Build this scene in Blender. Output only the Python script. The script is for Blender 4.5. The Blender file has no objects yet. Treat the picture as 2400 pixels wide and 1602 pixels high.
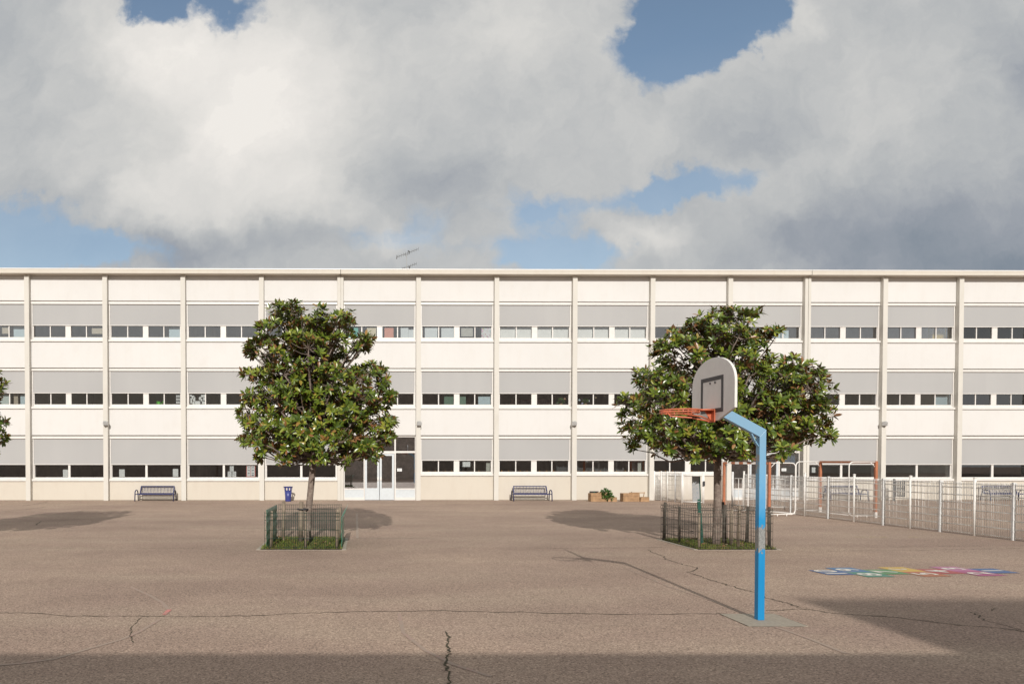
import bpy, bmesh, math, random
from mathutils import Vector, Matrix
random.seed(11)
scene = bpy.context.scene
COL = scene.collection
PI = math.pi

# ------------------------------------------------------------------ camera model
F = 1600.0; PX = 850.0; PY = 1105.0; TH = math.radians(1.0)
CT, ST = math.cos(TH), math.sin(TH)
CAMZ = 2.0
def ray(px, py):
    u = (px - PX) / F; w = (PY - py) / F
    return Vector((u, CT + ST * w, -ST + CT * w))
def G(px, py, z=0.0):                      # pixel of the photo -> point on the ground
    d = ray(px, py); s = (z - CAMZ) / d.z
    return Vector((d.x * s, d.y * s, z))
def P(px, py, Y):                          # pixel -> point at distance Y
    d = ray(px, py); s = Y / d.y
    return Vector((d.x * s, Y, CAMZ + d.z * s))
D = G(850, 1171.5).y
YAW = math.atan(0.0088)
def fz(py, off=0.0, px=850): return P(px, py, D - off).z
def fx(px, off=0.0, py=900):
    d = ray(px, py); c, s = math.cos(YAW), math.sin(YAW)
    # local (lx,-off): world = (lx*c + off*s, D + lx*s - off*c)
    t = d.x / d.y
    return (t * (D - off * c) - off * s) / (c - t * s)

# ------------------------------------------------------------------ materials
def new_mat(name):
    m = bpy.data.materials.new(name); m.use_nodes = True
    nt = m.node_tree
    return m, nt, nt.nodes['Principled BSDF']
def nd(nt, t, **kw):
    n = nt.nodes.new(t)
    for k, v in kw.items():
        if k in n.inputs: n.inputs[k].default_value = v
        else: setattr(n, k, v)
    return n
def ramp(nt, fac, stops):
    r = nt.nodes.new('ShaderNodeValToRGB')
    e = r.color_ramp.elements
    while len(e) < len(stops): e.new(0.5)
    for el, (p, c) in zip(e, stops):
        el.position = p; el.color = (c[0], c[1], c[2], 1)
    nt.links.new(fac, r.inputs[0])
    return r.outputs[0]
def rgb(c): return (c[0], c[1], c[2], 1)
def mixc(nt, fac, a, b, mode='MIX'):
    n = nt.nodes.new('ShaderNodeMix'); n.data_type = 'RGBA'; n.blend_type = mode
    for sock, v in ((n.inputs[0], fac), (n.inputs[6], a), (n.inputs[7], b)):
        if isinstance(v, (int, float)): sock.default_value = v
        elif isinstance(v, tuple): sock.default_value = rgb(v)
        else: nt.links.new(v, sock)
    return n.outputs[2]
def noise(nt, scale, detail=4, rough=0.55, vec=None, stretch=None):
    n = nd(nt, 'ShaderNodeTexNoise'); n.inputs['Scale'].default_value = scale
    n.inputs['Detail'].default_value = detail; n.inputs['Roughness'].default_value = rough
    if vec is None:
        vec = nd(nt, 'ShaderNodeTexCoord').outputs['Object']
    if stretch:
        mp = nd(nt, 'ShaderNodeMapping'); mp.inputs['Scale'].default_value = stretch
        nt.links.new(vec, mp.inputs[0]); vec = mp.outputs[0]
    nt.links.new(vec, n.inputs['Vector'])
    return n.outputs['Fac']
def remap(nt, v, a, b, c=0.0, d=1.0):
    n = nd(nt, 'ShaderNodeMapRange')
    for i, x in enumerate((a, b, c, d)): n.inputs[i + 1].default_value = x
    nt.links.new(v, n.inputs[0]); return n.outputs[0]

def paint(name, c, rough=0.5, var=0.08, scale=3.0, metal=0.0, spec=0.5, streak=None, dirt=None, dirt_amt=0.3):
    m, nt, b = new_mat(name)
    n = noise(nt, scale, 5)
    lo = tuple(x * (1 - var) for x in c); hi = tuple(min(1, x * (1 + var)) for x in c)
    col = ramp(nt, n, [(0.3, lo), (0.7, hi)])
    if dirt:
        n2 = noise(nt, scale * 2.7, 6, 0.65, stretch=streak)
        f = remap(nt, n2, 0.52, 0.75, 0, dirt_amt)
        col = mixc(nt, f, col, dirt)
    nt.links.new(col, b.inputs['Base Color'])
    b.inputs['Roughness'].default_value = rough; b.inputs['Metallic'].default_value = metal
    b.inputs['Specular IOR Level'].default_value = spec
    return m

M = {}
def wall_mat(name, c, dirtc, damt, seed):
    m, nt, b = new_mat(name)
    g = nd(nt, 'ShaderNodeNewGeometry').outputs['Position']
    n1 = noise(nt, 0.35, 3, vec=g); n2 = noise(nt, 2.2, 6, 0.65, vec=g, stretch=(1, 1, 0.45))
    n3 = noise(nt, 60, 2, vec=g)
    col = ramp(nt, n1, [(0.3, tuple(x * .95 for x in c)), (0.7, c)])
    col = mixc(nt, remap(nt, n2, 0.5, 0.8, 0, damt), col, dirtc)
    n4 = noise(nt, 1.0, 4, .6, vec=g, stretch=(7, 7, .25))
    col = mixc(nt, remap(nt, n4, .52, .75, 0, damt * .38), col, dirtc)
    col = mixc(nt, remap(nt, n3, 0.3, 0.7, 0, 0.05), col, tuple(x * .8 for x in c))
    nt.links.new(col, b.inputs['Base Color']); b.inputs['Roughness'].default_value = 0.75
    b.inputs['Specular IOR Level'].default_value = 0.25
    bp = nd(nt, 'ShaderNodeBump'); bp.inputs['Strength'].default_value = 0.12; bp.inputs['Distance'].default_value = 0.01
    nt.links.new(n3, bp.inputs['Height']); nt.links.new(bp.outputs[0], b.inputs['Normal'])
    return m
M['panel'] = wall_mat('white_render', (.68, .667, .645), (.56, .52, .47), .25, 1)
M['plinth'] = wall_mat('cream_render', (.61, .56, .48), (.51, .445, .37), .4, 2)
M['pilaster'] = wall_mat('cream_concrete', (.635, .61, .555), (.49, .45, .39), .35, 3)
M['frame'] = paint('window_frame_white', (.70, .675, .64), .4, .05, 6, dirt=(.6, .54, .46), dirt_amt=.2)
M['eave'] = wall_mat('eave_concrete', (.615, .57, .495), (.50, .43, .35), .35, 4)
M['coping'] = paint('roof_coping', (.80, .78, .74), .35, .05, 2)
M['interior'] = paint('interior_plaster', (.52, .47, .42), .8, .25, .8)
M['roof'] = paint('roof_gravel', (.25, .24, .22), .9, .2, 5)
def blind_mat():
    m, nt, b = new_mat('blind_fabric')
    g = nd(nt, 'ShaderNodeNewGeometry').outputs['Position']
    n = noise(nt, 0.25, 2, vec=g); n2 = noise(nt, 1.0, 2, vec=g, stretch=(1.6, 1, .05))
    col = ramp(nt, n, [(.35, (.392, .390, .384)), (.65, (.425, .421, .413))])
    col = mixc(nt, remap(nt, n2, .35, .65, 0, .35), col, (.385, .38, .377))
    nt.links.new(col, b.inputs['Base Color']); b.inputs['Roughness'].default_value = .8
    b.inputs['Specular IOR Level'].default_value = .2
    return m
M['blind'] = blind_mat()
def glass_mat(name, tint, refl, rough=0.0):
    m, nt, b = new_mat(name)
    nt.nodes.remove(b); out = nt.nodes['Material Output']
    tr = nd(nt, 'ShaderNodeBsdfTransparent'); tr.inputs[0].default_value = rgb(tint)
    gl = nd(nt, 'ShaderNodeBsdfGlossy'); gl.inputs['Roughness'].default_value = rough; gl.inputs[0].default_value = (.95, .97, 1, 1)
    fr = nd(nt, 'ShaderNodeFresnel'); fr.inputs[0].default_value = 1.5
    ad = nd(nt, 'ShaderNodeMath', operation='ADD'); ad.inputs[1].default_value = refl
    nt.links.new(fr.outputs[0], ad.inputs[0])
    mx = nd(nt, 'ShaderNodeMixShader')
    nt.links.new(ad.outputs[0], mx.inputs[0]); nt.links.new(tr.outputs[0], mx.inputs[1]); nt.links.new(gl.outputs[0], mx.inputs[2])
    nt.links.new(mx.outputs[0], out.inputs[0])
    return m
M['glass'] = glass_mat('window_glass', (.97, .98, .98), .10)
M['door_glass'] = glass_mat('door_glass', (.6, .6, .6), .5)
M['door_alu'] = paint('door_aluminium', (.60, .64, .66), .35, .05, 8, metal=0.1)
M['dark'] = paint('dark_recess', (.03, .028, .026), .8, .2, 10)

def asphalt():
    m, nt, b = new_mat('playground_asphalt')
    g = nd(nt, 'ShaderNodeNewGeometry').outputs['Position']
    big = noise(nt, 0.16, 4, .6, vec=g, stretch=(1, 1.3, 1))
    mid = noise(nt, 1.3, 5, .65, vec=g)
    band = noise(nt, 0.5, 3, .5, vec=g, stretch=(.35, 1.6, 1))
    grit = noise(nt, 42, 2, .75, vec=g)
    fine = noise(nt, 120, 2, .6, vec=g)
    pinkish = noise(nt, .7, 3, .6, vec=g)
    col = ramp(nt, big, [(0.36, (.295, .212, .167)), (0.5, (.358, .262, .204)), (0.64, (.425, .316, .241))])
    col = mixc(nt, remap(nt, mid, .42, .72, 0, .55), col, (.29, .21, .165))
    col = mixc(nt, remap(nt, band, .46, .70, 0, .5), col, (.42, .33, .25))
    col = mixc(nt, remap(nt, pinkish, .5, .7, 0, .35), col, (.355, .25, .205))
    vo = nd(nt, 'ShaderNodeTexVoronoi'); vo.inputs['Scale'].default_value = 66; nt.links.new(g, vo.inputs['Vector'])
    sc = nd(nt, 'ShaderNodeSeparateColor'); nt.links.new(vo.outputs['Color'], sc.inputs[0])
    chip = ramp(nt, sc.outputs[0], [(0, (.52, .50, .48)), (.25, (.82, .80, .79)), (.6, (1.0, 1.0, 1.0)), (.85, (1.16, 1.15, 1.14)), (1, (1.5, 1.5, 1.48))])
    col = mixc(nt, 1.0, col, chip, 'MULTIPLY')
    col = mixc(nt, remap(nt, grit, .46, .30, 0, .55), col, (.11, .08, .065))
    col = mixc(nt, remap(nt, grit, .55, .70, 0, .5), col, (.55, .45, .36))
    col = mixc(nt, remap(nt, fine, .58, .72, 0, .3), col, (.54, .42, .34))
    nt.links.new(col, b.inputs['Base Color']); b.inputs['Roughness'].default_value = .85
    b.inputs['Specular IOR Level'].default_value = .25
    bp = nd(nt, 'ShaderNodeBump'); bp.inputs['Strength'].default_value = .5; bp.inputs['Distance'].default_value = .006
    nt.links.new(grit, bp.inputs['Height']); nt.links.new(bp.outputs[0], b.inputs['Normal'])
    return m
M['asphalt'] = asphalt()
M['wing_wall'] = paint('brown_brick_wall', (.40, .33, .28), .85, .25, 3)
M['slab'] = paint('concrete_slab', (.315, .272, .215), .85, .15, 25, dirt=(.22, .19, .155))
M['kerb'] = paint('kerb_concrete', (.36, .315, .255), .85, .15, 12, dirt=(.28, .25, .21), dirt_amt=.5)
M['crack'] = paint('crack_filler', (.055, .045, .025), .95, .5, 3, dirt=(.09, .085, .03), dirt_amt=.7)
def worn(name, c, cover):                   # road paint worn through to the asphalt
    m, nt, b = new_mat(name)
    g = nd(nt, 'ShaderNodeNewGeometry').outputs['Position']
    n = noise(nt, 28, 5, .7, vec=g); n2 = noise(nt, 2.5, 3, vec=g)
    f = nd(nt, 'ShaderNodeMath', operation='ADD'); nt.links.new(n, f.inputs[0])
    nt.links.new(remap(nt, n2, .3, .7, -.12, .12), f.inputs[1])
    col = mixc(nt, remap(nt, f.outputs[0], cover - .08, cover + .12), (.335, .255, .20), c)
    nt.links.new(col, b.inputs['Base Color']); b.inputs['Roughness'].default_value = .75
    return m
M['pink_line'] = worn('faded_pink_paint', (.46, .25, .215), .60)
M['red_line'] = worn('red_paint', (.62, .20, .18), .42)
M['yellow_line'] = worn('faded_yellow_paint', (.48, .36, .12), .44)
M['pale_line'] = worn('faded_white_paint', (.42, .36, .28), .60)
HS = {'blue': (.075, .13, .27), 'light_blue': (.10, .19, .33), 'green': (.12, .25, .12), 'teal': (.085, .23, .17), 'yellow': (.55, .37, .10),
      'orange': (.40, .155, .085), 'red': (.37, .095, .095), 'pink': (.42, .17, .28), 'magenta': (.34, .095, .19), 'white': (.66, .63, .57)}
for k, v in HS.items(): M['hs_' + k] = worn('playground_paint_' + k, v, .31)

M['navy'] = paint('navy_bench_paint', (.035, .04, .11), .35, .15, 9)
M['bin_blue'] = paint('bin_blue_plastic', (.04, .05, .21), .35, .1, 9)
M['bin_dark'] = paint('bin_slat_dark', (.035, .035, .04), .5, .2, 9)
M['white_metal'] = paint('white_powder_coat', (.80, .78, .74), .4, .06, 6, dirt=(.5, .40, .34), dirt_amt=.3)
M['grey_post'] = paint('pale_grey_post', (.64, .64, .63), .45, .08, 6, dirt=(.36, .34, .30))
M['rust'] = paint('goal_brown_paint', (.40, .145, .07), .5, .15, 6, dirt=(.2, .08, .04))
M['wire_green'] = paint('green_wire', (.02, .05, .035), .5, .3, 9)
M['wire_dark'] = paint('weathered_wire', (.08, .075, .06), .6, .4, 9)
M['green_sheet'] = paint('green_plastic_sheet', (.015, .17, .10), .35, .15, 7)
M['old_wood'] = paint('weathered_post_wood', (.24, .19, .14), .85, .3, 8, streak=(8, 8, .6), dirt=(.10, .08, .06), dirt_amt=.6)
M['dark_wood'] = paint('dark_post_wood', (.085, .07, .055), .85, .35, 8, streak=(8, 8, .6), dirt=(.03, .03, .02), dirt_amt=.5)
M['planter_wood'] = paint('planter_wood', (.36, .22, .115), .8, .3, 6, streak=(.6, 6, 6), dirt=(.2, .14, .1), dirt_amt=.7)
M['board'] = paint('backboard_grey_laminate', (.74, .72, .71), .3, .05, 4, dirt=(.6, .58, .56), dirt_amt=.25)
M['board_edge'] = paint('backboard_edge_white', (.74, .72, .68), .5, .05, 6)
M['board_line'] = paint('backboard_black_line', (.055, .05, .055), .5, .2, 9)
M['rim'] = paint('rim_orange', (.58, .15, .07), .4, .12, 12, dirt=(.35, .07, .04), dirt_amt=.3)
M['floodlight'] = paint('floodlight_grey', (.42, .42, .41), .4, .15, 12)
M['lamp_glass'] = paint('floodlight_lens', (.16, .16, .17), .15, .1, 5)
M['antenna'] = paint('antenna_metal', (.09, .085, .08), .5, .3, 8)
M['sign_green'] = paint('sign_green_paint', (.018, .085, .06), .45, .2, 7)
M['plate'] = paint('faded_plate', (.34, .34, .335), .55, .1, 8, dirt=(.12, .18, .26), dirt_amt=.9)

def post_blue():
    m, nt, b = new_mat('post_blue_paint')
    tc = nd(nt, 'ShaderNodeTexCoord').outputs['Object']
    sx = nd(nt, 'ShaderNodeSeparateXYZ'); nt.links.new(tc, sx.inputs[0])
    n0 = noise(nt, 2.5, 4, vec=tc, stretch=(3, 3, 1))
    h = nd(nt, 'ShaderNodeMath', operation='MULTIPLY_ADD'); nt.links.new(n0, h.inputs[0]); h.inputs[1].default_value = .7; nt.links.new(sx.outputs[2], h.inputs[2])
    col = ramp(nt, remap(nt, h.outputs[0], .8, 2.75), [(0.0, (.008, .235, .52)), (.42, (.02, .27, .56)), (.62, (.15, .38, .60)), (1, (.22, .39, .54))])
    n = noise(nt, 14, 6, .7, vec=tc, stretch=(1, 1, .55))
    # chipped band around knee height, worn to the zinc
    band = nd(nt, 'ShaderNodeMath', operation='ABSOLUTE')
    s = nd(nt, 'ShaderNodeMath', operation='SUBTRACT'); nt.links.new(sx.outputs[2], s.inputs[0]); s.inputs[1].default_value = 1.02
    nt.links.new(s.outputs[0], band.inputs[0])
    thr = remap(nt, band.outputs[0], .06, .26, .28, .73)
    cmp_ = nd(nt, 'ShaderNodeMath', operation='SUBTRACT'); nt.links.new(n, cmp_.inputs[0]); nt.links.new(thr, cmp_.inputs[1])
    f = remap(nt, cmp_.outputs[0], 0, .03)
    zinc = ramp(nt, noise(nt, 90, 3, vec=tc), [(.35, (.17, .175, .17)), (.65, (.33, .34, .33))])
    col = mixc(nt, f, col, zinc)
    # scratched strip of old numbers up the side
    s2 = nd(nt, 'ShaderNodeMath', operation='SUBTRACT'); nt.links.new(sx.outputs[2], s2.inputs[0]); s2.inputs[1].default_value = 1.98
    a2 = nd(nt, 'ShaderNodeMath', operation='ABSOLUTE'); nt.links.new(s2.outputs[0], a2.inputs[0])
    nrm = nd(nt, 'ShaderNodeSeparateXYZ'); nt.links.new(nd(nt, 'ShaderNodeNewGeometry').outputs['True Normal'], nrm.inputs[0])
    side = remap(nt, nrm.outputs[0], -.5, -.9)
    thr2 = remap(nt, a2.outputs[0], .08, .22, .44, .8)
    c2 = nd(nt, 'ShaderNodeMath', operation='SUBTRACT'); nt.links.new(noise(nt, 26, 3, .6, vec=tc, stretch=(1, 1, .6)), c2.inputs[0]); nt.links.new(thr2, c2.inputs[1])
    f2 = nd(nt, 'ShaderNodeMath', operation='MULTIPLY'); nt.links.new(remap(nt, c2.outputs[0], 0, .02), f2.inputs[0]); nt.links.new(side, f2.inputs[1])
    col = mixc(nt, f2.outputs[0], col, (.30, .30, .29))
    nt.links.new(col, b.inputs['Base Color']); b.inputs['Roughness'].default_value = .38
    return m
M['post_blue'] = post_blue()
def bark(name, c1, c2, c3):
    m, nt, b = new_mat(name)
    tc = nd(nt, 'ShaderNodeTexCoord').outputs['Object']
    n = noise(nt, 9, 6, .7, vec=tc, stretch=(1, 1, 1.6)); n2 = noise(nt, 30, 4, .7, vec=tc)
    col = ramp(nt, n, [(.32, c1), (.52, c2), (.70, c3)])
    col = mixc(nt, remap(nt, n2, .55, .7, 0, .6), col, tuple(x * .5 for x in c1))
    nt.links.new(col, b.inputs['Base Color']); b.inputs['Roughness'].default_value = .9
    bp = nd(nt, 'ShaderNodeBump'); bp.inputs['Strength'].default_value = .5; bp.inputs['Distance'].default_value = .02
    nt.links.new(n2, bp.inputs['Height']); nt.links.new(bp.outputs[0], b.inputs['Normal'])
    return m
M['bark'] = bark('magnolia_bark', (.13, .095, .075), (.22, .17, .14), (.32, .27, .22))
def leaf_mat():
    m, nt, b = new_mat('magnolia_leaf')
    gi = nd(nt, 'ShaderNodeNewGeometry')
    r = gi.outputs['Random Per Island']
    top = ramp(nt, r, [(0, (.040, .070, .011)), (.26, (.078, .122, .015)), (.56, (.138, .190, .022)), (.80, (.215, .255, .03)), (.905, (.32, .32, .045)), (.935, (.32, .17, .055)), (1, (.24, .105, .04))])
    w = nd(nt, 'ShaderNodeMath', operation='FRACT')
    mu = nd(nt, 'ShaderNodeMath', operation='MULTIPLY'); mu.inputs[1].default_value = 17.3; nt.links.new(r, mu.inputs[0]); nt.links.new(mu.outputs[0], w.inputs[0])
    und = ramp(nt, w.outputs[0], [(0, (.19, .08, .03)), (.5, (.30, .14, .055)), (.62, (.15, .19, .05)), (1, (.18, .22, .06))])
    col = mixc(nt, gi.outputs['Backfacing'], top, und)
    nt.links.new(col, b.inputs['Base Color'])
    nt.links.new(remap(nt, gi.outputs['Backfacing'], 0, 1, .29, .7), b.inputs['Roughness'])
    b.inputs['Specular IOR Level'].default_value = .55
    tl = nd(nt, 'ShaderNodeBsdfTranslucent'); tl.inputs[0].default_value = (.10, .17, .02, 1)
    mx = nd(nt, 'ShaderNodeMixShader'); mx.inputs[0].default_value = .10
    nt.links.new(b.outputs[0], mx.inputs[1]); nt.links.new(tl.outputs[0], mx.inputs[2])
    nt.links.new(mx.outputs[0], nt.nodes['Material Output'].inputs[0])
    return m
M['leaf'] = leaf_mat()
def blade_mat(name, cols, rough=.7):
    m, nt, b = new_mat(name)
    r = nd(nt, 'ShaderNodeNewGeometry').outputs['Random Per Island']
    nt.links.new(ramp(nt, r, [(i / (len(cols) - 1), c) for i, c in enumerate(cols)]), b.inputs['Base Color'])
    b.inputs['Roughness'].default_value = rough
    return m
M['grass'] = blade_mat('grass_blade', [(.055, .10, .012), (.10, .16, .02), (.18, .20, .03), (.24, .18, .055)])
M['litter'] = blade_mat('fallen_leaf', [(.20, .09, .04), (.30, .17, .09), (.12, .06, .03), (.40, .30, .22)])
M['herb'] = blade_mat('herb_leaf', [(.022, .07, .01), (.045, .115, .016), (.08, .16, .025)], .5)
M['soil'] = paint('tree_pit_soil', (.07, .06, .035), .95, .4, 12, dirt=(.05, .075, .015), dirt_amt=.9)

# ------------------------------------------------------------------ mesh helpers
class MB:
    def __init__(s): s.v = []; s.f = []; s.mi = []; s.m = 0; s.sm = []; s.smooth = False
    def add(s, vs, fs):
        o = len(s.v); s.v += [tuple(v) for v in vs]
        for f in fs: s.f.append(tuple(o + i for i in f)); s.mi.append(s.m); s.sm.append(s.smooth)
        return s
    def box(s, x0, x1, y0, y1, z0, z1):
        x0, x1 = min(x0, x1), max(x0, x1); y0, y1 = min(y0, y1), max(y0, y1); z0, z1 = min(z0, z1), max(z0, z1)
        return s.add([(x0, y0, z0), (x1, y0, z0), (x1, y1, z0), (x0, y1, z0), (x0, y0, z1), (x1, y0, z1), (x1, y1, z1), (x0, y1, z1)],
                     [(0, 3, 2, 1), (4, 5, 6, 7), (0, 1, 5, 4), (1, 2, 6, 5), (2, 3, 7, 6), (3, 0, 4, 7)])
    def bar(s, a, b, w, h, up=(0, 0, 1)):       # rectangular bar from a to b
        a, b = Vector(a), Vector(b); d = (b - a).normalized(); u = Vector(up)
        if abs(d.dot(u)) > .99: u = Vector((0, 1, 0))
        sd = d.cross(u).normalized(); u = sd.cross(d).normalized()
        vs = []
        for p in (a, b):
            for i, j in ((-1, -1), (1, -1), (1, 1), (-1, 1)): vs.append(p + sd * i * w / 2 + u * j * h / 2)
        return s.add(vs, [(0, 1, 2, 3), (7, 6, 5, 4), (0, 4, 5, 1), (1, 5, 6, 2), (2, 6, 7, 3), (3, 7, 4, 0)])
    def tube(s, pts, r, n=8, closed=False, cap=True):
        pts = [Vector(p) for p in pts]; k = len(pts)
        rs = r if isinstance(r, (list, tuple)) else [r] * k
        prev = None; vs = []
        for i, p in enumerate(pts):
            if closed: t = (pts[(i + 1) % k] - pts[i - 1])
            else: t = pts[min(i + 1, k - 1)] - pts[max(i - 1, 0)]
            t = t.normalized() if t.length > 1e-9 else Vector((0, 0, 1))
            if prev is None:
                u = Vector((0, 0, 1)) if abs(t.z) < .9 else Vector((1, 0, 0))
                u = (u - t * u.dot(t)).normalized()
            else:
                u = prev - t * prev.dot(t)
                u = u.normalized() if u.length > 1e-6 else prev
            prev = u; w = t.cross(u)
            for j in range(n):
                a = 2 * PI * j / n; vs.append(p + (u * math.cos(a) + w * math.sin(a)) * rs[i])
        fs = []
        for i in range(k if closed else k - 1):
            for j in range(n):
                a = i * n + j; b_ = i * n + (j + 1) % n; i2 = (i + 1) % k
                fs.append((a, b_, i2 * n + (j + 1) % n, i2 * n + j))
        if cap and not closed:
            fs.append(tuple(reversed(range(n)))); fs.append(tuple(range((k - 1) * n, k * n)))
        sm = s.smooth; s.smooth = True; s.add(vs, fs); s.smooth = sm
        return s
    def lathe(s, prof, c=(0, 0, 0), n=20):
        vs = []
        for r, z in prof:
            for j in range(n):
                a = 2 * PI * j / n; vs.append((c[0] + r * math.cos(a), c[1] + r * math.sin(a), c[2] + z))
        fs = []
        for i in range(len(prof) - 1):
            for j in range(n):
                fs.append((i * n + j, i * n + (j + 1) % n, (i + 1) * n + (j + 1) % n, (i + 1) * n + j))
        sm = s.smooth; s.smooth = True; s.add(vs, fs); s.smooth = sm
        return s
    def build(s, name, mats, parent=None, local=False, bevel=0):
        if not isinstance(mats, (list, tuple)): mats = [mats]
        me = bpy.data.meshes.new(name)
        vs = s.v
        if parent is not None and not local:
            p = root_loc(parent); vs = [(a - p[0], b - p[1], c - p[2]) for a, b, c in s.v]
        me.from_pydata(vs, [], s.f); me.update()
        for m in mats: me.materials.append(m)
        if len(mats) > 1: me.polygons.foreach_set('material_index', s.mi)
        me.polygons.foreach_set('use_smooth', s.sm)
        o = bpy.data.objects.new(name, me); COL.objects.link(o)
        if parent is not None: o.parent = parent
        if bevel:
            b = o.modifiers.new('bevel', 'BEVEL'); b.width = bevel; b.segments = 2; b.limit_method = 'ANGLE'
        return o
def root_loc(o):
    p = Vector((0, 0, 0))
    while o is not None: p += o.location; o = o.parent
    return p
def tag(o, label=None, cat=None, group=None, kind=None):
    if label: o['label'] = label
    if cat: o['category'] = cat
    if group: o['group'] = group
    if kind: o['kind'] = kind
    return o
def thing(name, loc, label, cat, group=None, rz=0):
    o = bpy.data.objects.new(name, None); COL.objects.link(o); o.location = loc; o.rotation_euler[2] = rz
    o.empty_display_size = .2
    return tag(o, label, cat, group)
def copy_tree(o, parent=None):
    c = o.copy(); COL.objects.link(c)
    if parent: c.parent = parent
    for ch in [x for x in bpy.data.objects if x.parent == o]: copy_tree(ch, c)
    return c

# ------------------------------------------------------------------ camera, sun, sky
cd = bpy.data.cameras.new('camera'); cam = bpy.data.objects.new('camera', cd); COL.objects.link(cam)
cam.location = (0, 0, CAMZ); cam.rotation_euler = (PI / 2 - TH, 0, 0)
cd.sensor_width = 36; cd.lens = F / 2400 * 36; cd.shift_x = (1200 - PX) / 2400; cd.shift_y = (PY - 801) / 2400
cd.clip_end = 2000; cd.clip_start = .05
scene.camera = cam
TEL, TAZ = .494, .025
sd = bpy.data.lights.new('sun', 'SUN'); sun = bpy.data.objects.new('sun', sd); COL.objects.link(sun)
sdir = Vector((TAZ, 1, -TEL)).normalized()
sun.rotation_euler = sdir.to_track_quat('-Z', 'Y').to_euler(); sun.location = (-3, -60, 30)
sd.energy = 3.8; sd.angle = math.radians(.53); sd.color = (1, .953, .895)

w = bpy.data.worlds.new('World'); scene.world = w; w.use_nodes = True
nt = w.node_tree; L = nt.links
for n in list(nt.nodes): nt.nodes.remove(n)
out = nd(nt, 'ShaderNodeOutputWorld')
sky = nd(nt, 'ShaderNodeTexSky'); sky.sky_type = 'NISHITA'; sky.sun_disc = False
sky.sun_elevation = math.atan(TEL); sky.sun_rotation = PI + math.atan(TAZ); sky.air_density = 1.0; sky.dust_density = .6; sky.ozone_density = 1.0
bg_sky = nd(nt, 'ShaderNodeBackground'); bg_sky.inputs[1].default_value = .125
L.new(mixc(nt, 1.0, sky.outputs[0], (1.0, .99, .93), 'MULTIPLY'), bg_sky.inputs[0])
def vmath(op, a, b=None):
    n = nd(nt, 'ShaderNodeVectorMath', operation=op)
    for i, v in enumerate((a, b)):
        if v is None: continue
        if isinstance(v, (tuple, Vector)): n.inputs[i].default_value = tuple(v)
        else: L.new(v, n.inputs[i])
    return n.outputs['Value'] if op in ('LENGTH', 'DOT_PRODUCT', 'DISTANCE') else n.outputs[0]
def m_(op, a, b=0.0, c=None):
    n = nd(nt, 'ShaderNodeMath', operation=op)
    for i, v in enumerate((a, b, c)):
        if v is None: continue
        if isinstance(v, (int, float)): n.inputs[i].default_value = v
        else: L.new(v, n.inputs[i])
    return n.outputs[0]
gen = nd(nt, 'ShaderNodeTexCoord').outputs['Generated']
sep = nd(nt, 'ShaderNodeSeparateXYZ'); L.new(gen, sep.inputs[0])
yy = m_('MAXIMUM', m_('ABSOLUTE', sep.outputs[1]), .08)
zz = m_('MAXIMUM', sep.outputs[2], 0.0)
cmb = nd(nt, 'ShaderNodeCombineXYZ'); L.new(m_('DIVIDE', sep.outputs[0], yy), cmb.inputs[0]); L.new(m_('DIVIDE', zz, yy), cmb.inputs[1])
L.new(sep.outputs[1], cmb.inputs[2])
uvp = cmb.outputs[0]                       # direction of view, as slopes from due north
def wnoise(scale, detail, rough, vec, off=(0, 0, 0), sc=(1, 1, 1), color=False, dist=0.0):
    mp = nd(nt, 'ShaderNodeMapping'); mp.inputs['Location'].default_value = off; mp.inputs['Scale'].default_value = sc
    L.new(vec, mp.inputs[0])
    n = nd(nt, 'ShaderNodeTexNoise'); n.inputs['Scale'].default_value = scale; n.inputs['Detail'].default_value = detail; n.inputs['Roughness'].default_value = rough
    n.inputs['Distortion'].default_value = dist
    L.new(mp.outputs[0], n.inputs['Vector']); return n.outputs['Color' if color else 'Fac']
w1 = vmath('MULTIPLY', vmath('SUBTRACT', wnoise(4.5, 5, .6, uvp, color=True), (.5, .5, .5)), (.20, .15, 0))
w2 = vmath('MULTIPLY', vmath('SUBTRACT', wnoise(22, 5, .62, uvp, color=True), (.5, .5, .5)), (.065, .06, 0))
uvw = vmath('ADD', vmath('ADD', uvp, w1), w2)
def slope(px, py):
    d = ray(px, py); return d.x / d.y, d.z / d.y
def blob(px, py, rx, ry, amp, rot=0.0, soft=1.0):
    cx, cy = slope(px, py)
    v = vmath('SUBTRACT', uvw, (cx, cy, 0)); v = vmath('MULTIPLY', v, (1, 1, 0))
    if rot:
        rt = nd(nt, 'ShaderNodeVectorRotate', rotation_type='Z_AXIS'); rt.inputs['Angle'].default_value = math.radians(-rot)
        L.new(v, rt.inputs['Vector']); v = rt.outputs[0]
    v = vmath('MULTIPLY', v, (F / rx, F / ry, 0))
    n = nd(nt, 'ShaderNodeMapRange'); n.interpolation_type = 'SMOOTHSTEP'
    L.new(vmath('LENGTH', v), n.inputs[0])
    n.inputs[1].default_value = 1 - soft if soft < 1 else 0.0; n.inputs[2].default_value = 1.35; n.inputs[3].default_value = amp; n.inputs[4].default_value = 0
    return n.outputs[0]
def total(items, base):
    acc = None
    for it in items: acc = it if acc is None else m_('ADD', acc, it)
    return m_('ADD', acc, base)
n_big = wnoise(3.0, 6, .6, uvw, (3.1, 1.7, 0)); n_fine = wnoise(11, 7, .6, uvw, (7.3, 2.2, 0)); vrot = nd(nt, 'ShaderNodeVectorRotate', rotation_type='Z_AXIS'); vrot.inputs['Angle'].default_value = math.radians(-38); L.new(uvw, vrot.inputs['Vector'])
n_str = wnoise(5, 7, .62, vrot.outputs[0], (1.3, 9, 0), (.55, 1.9, 1))
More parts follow.
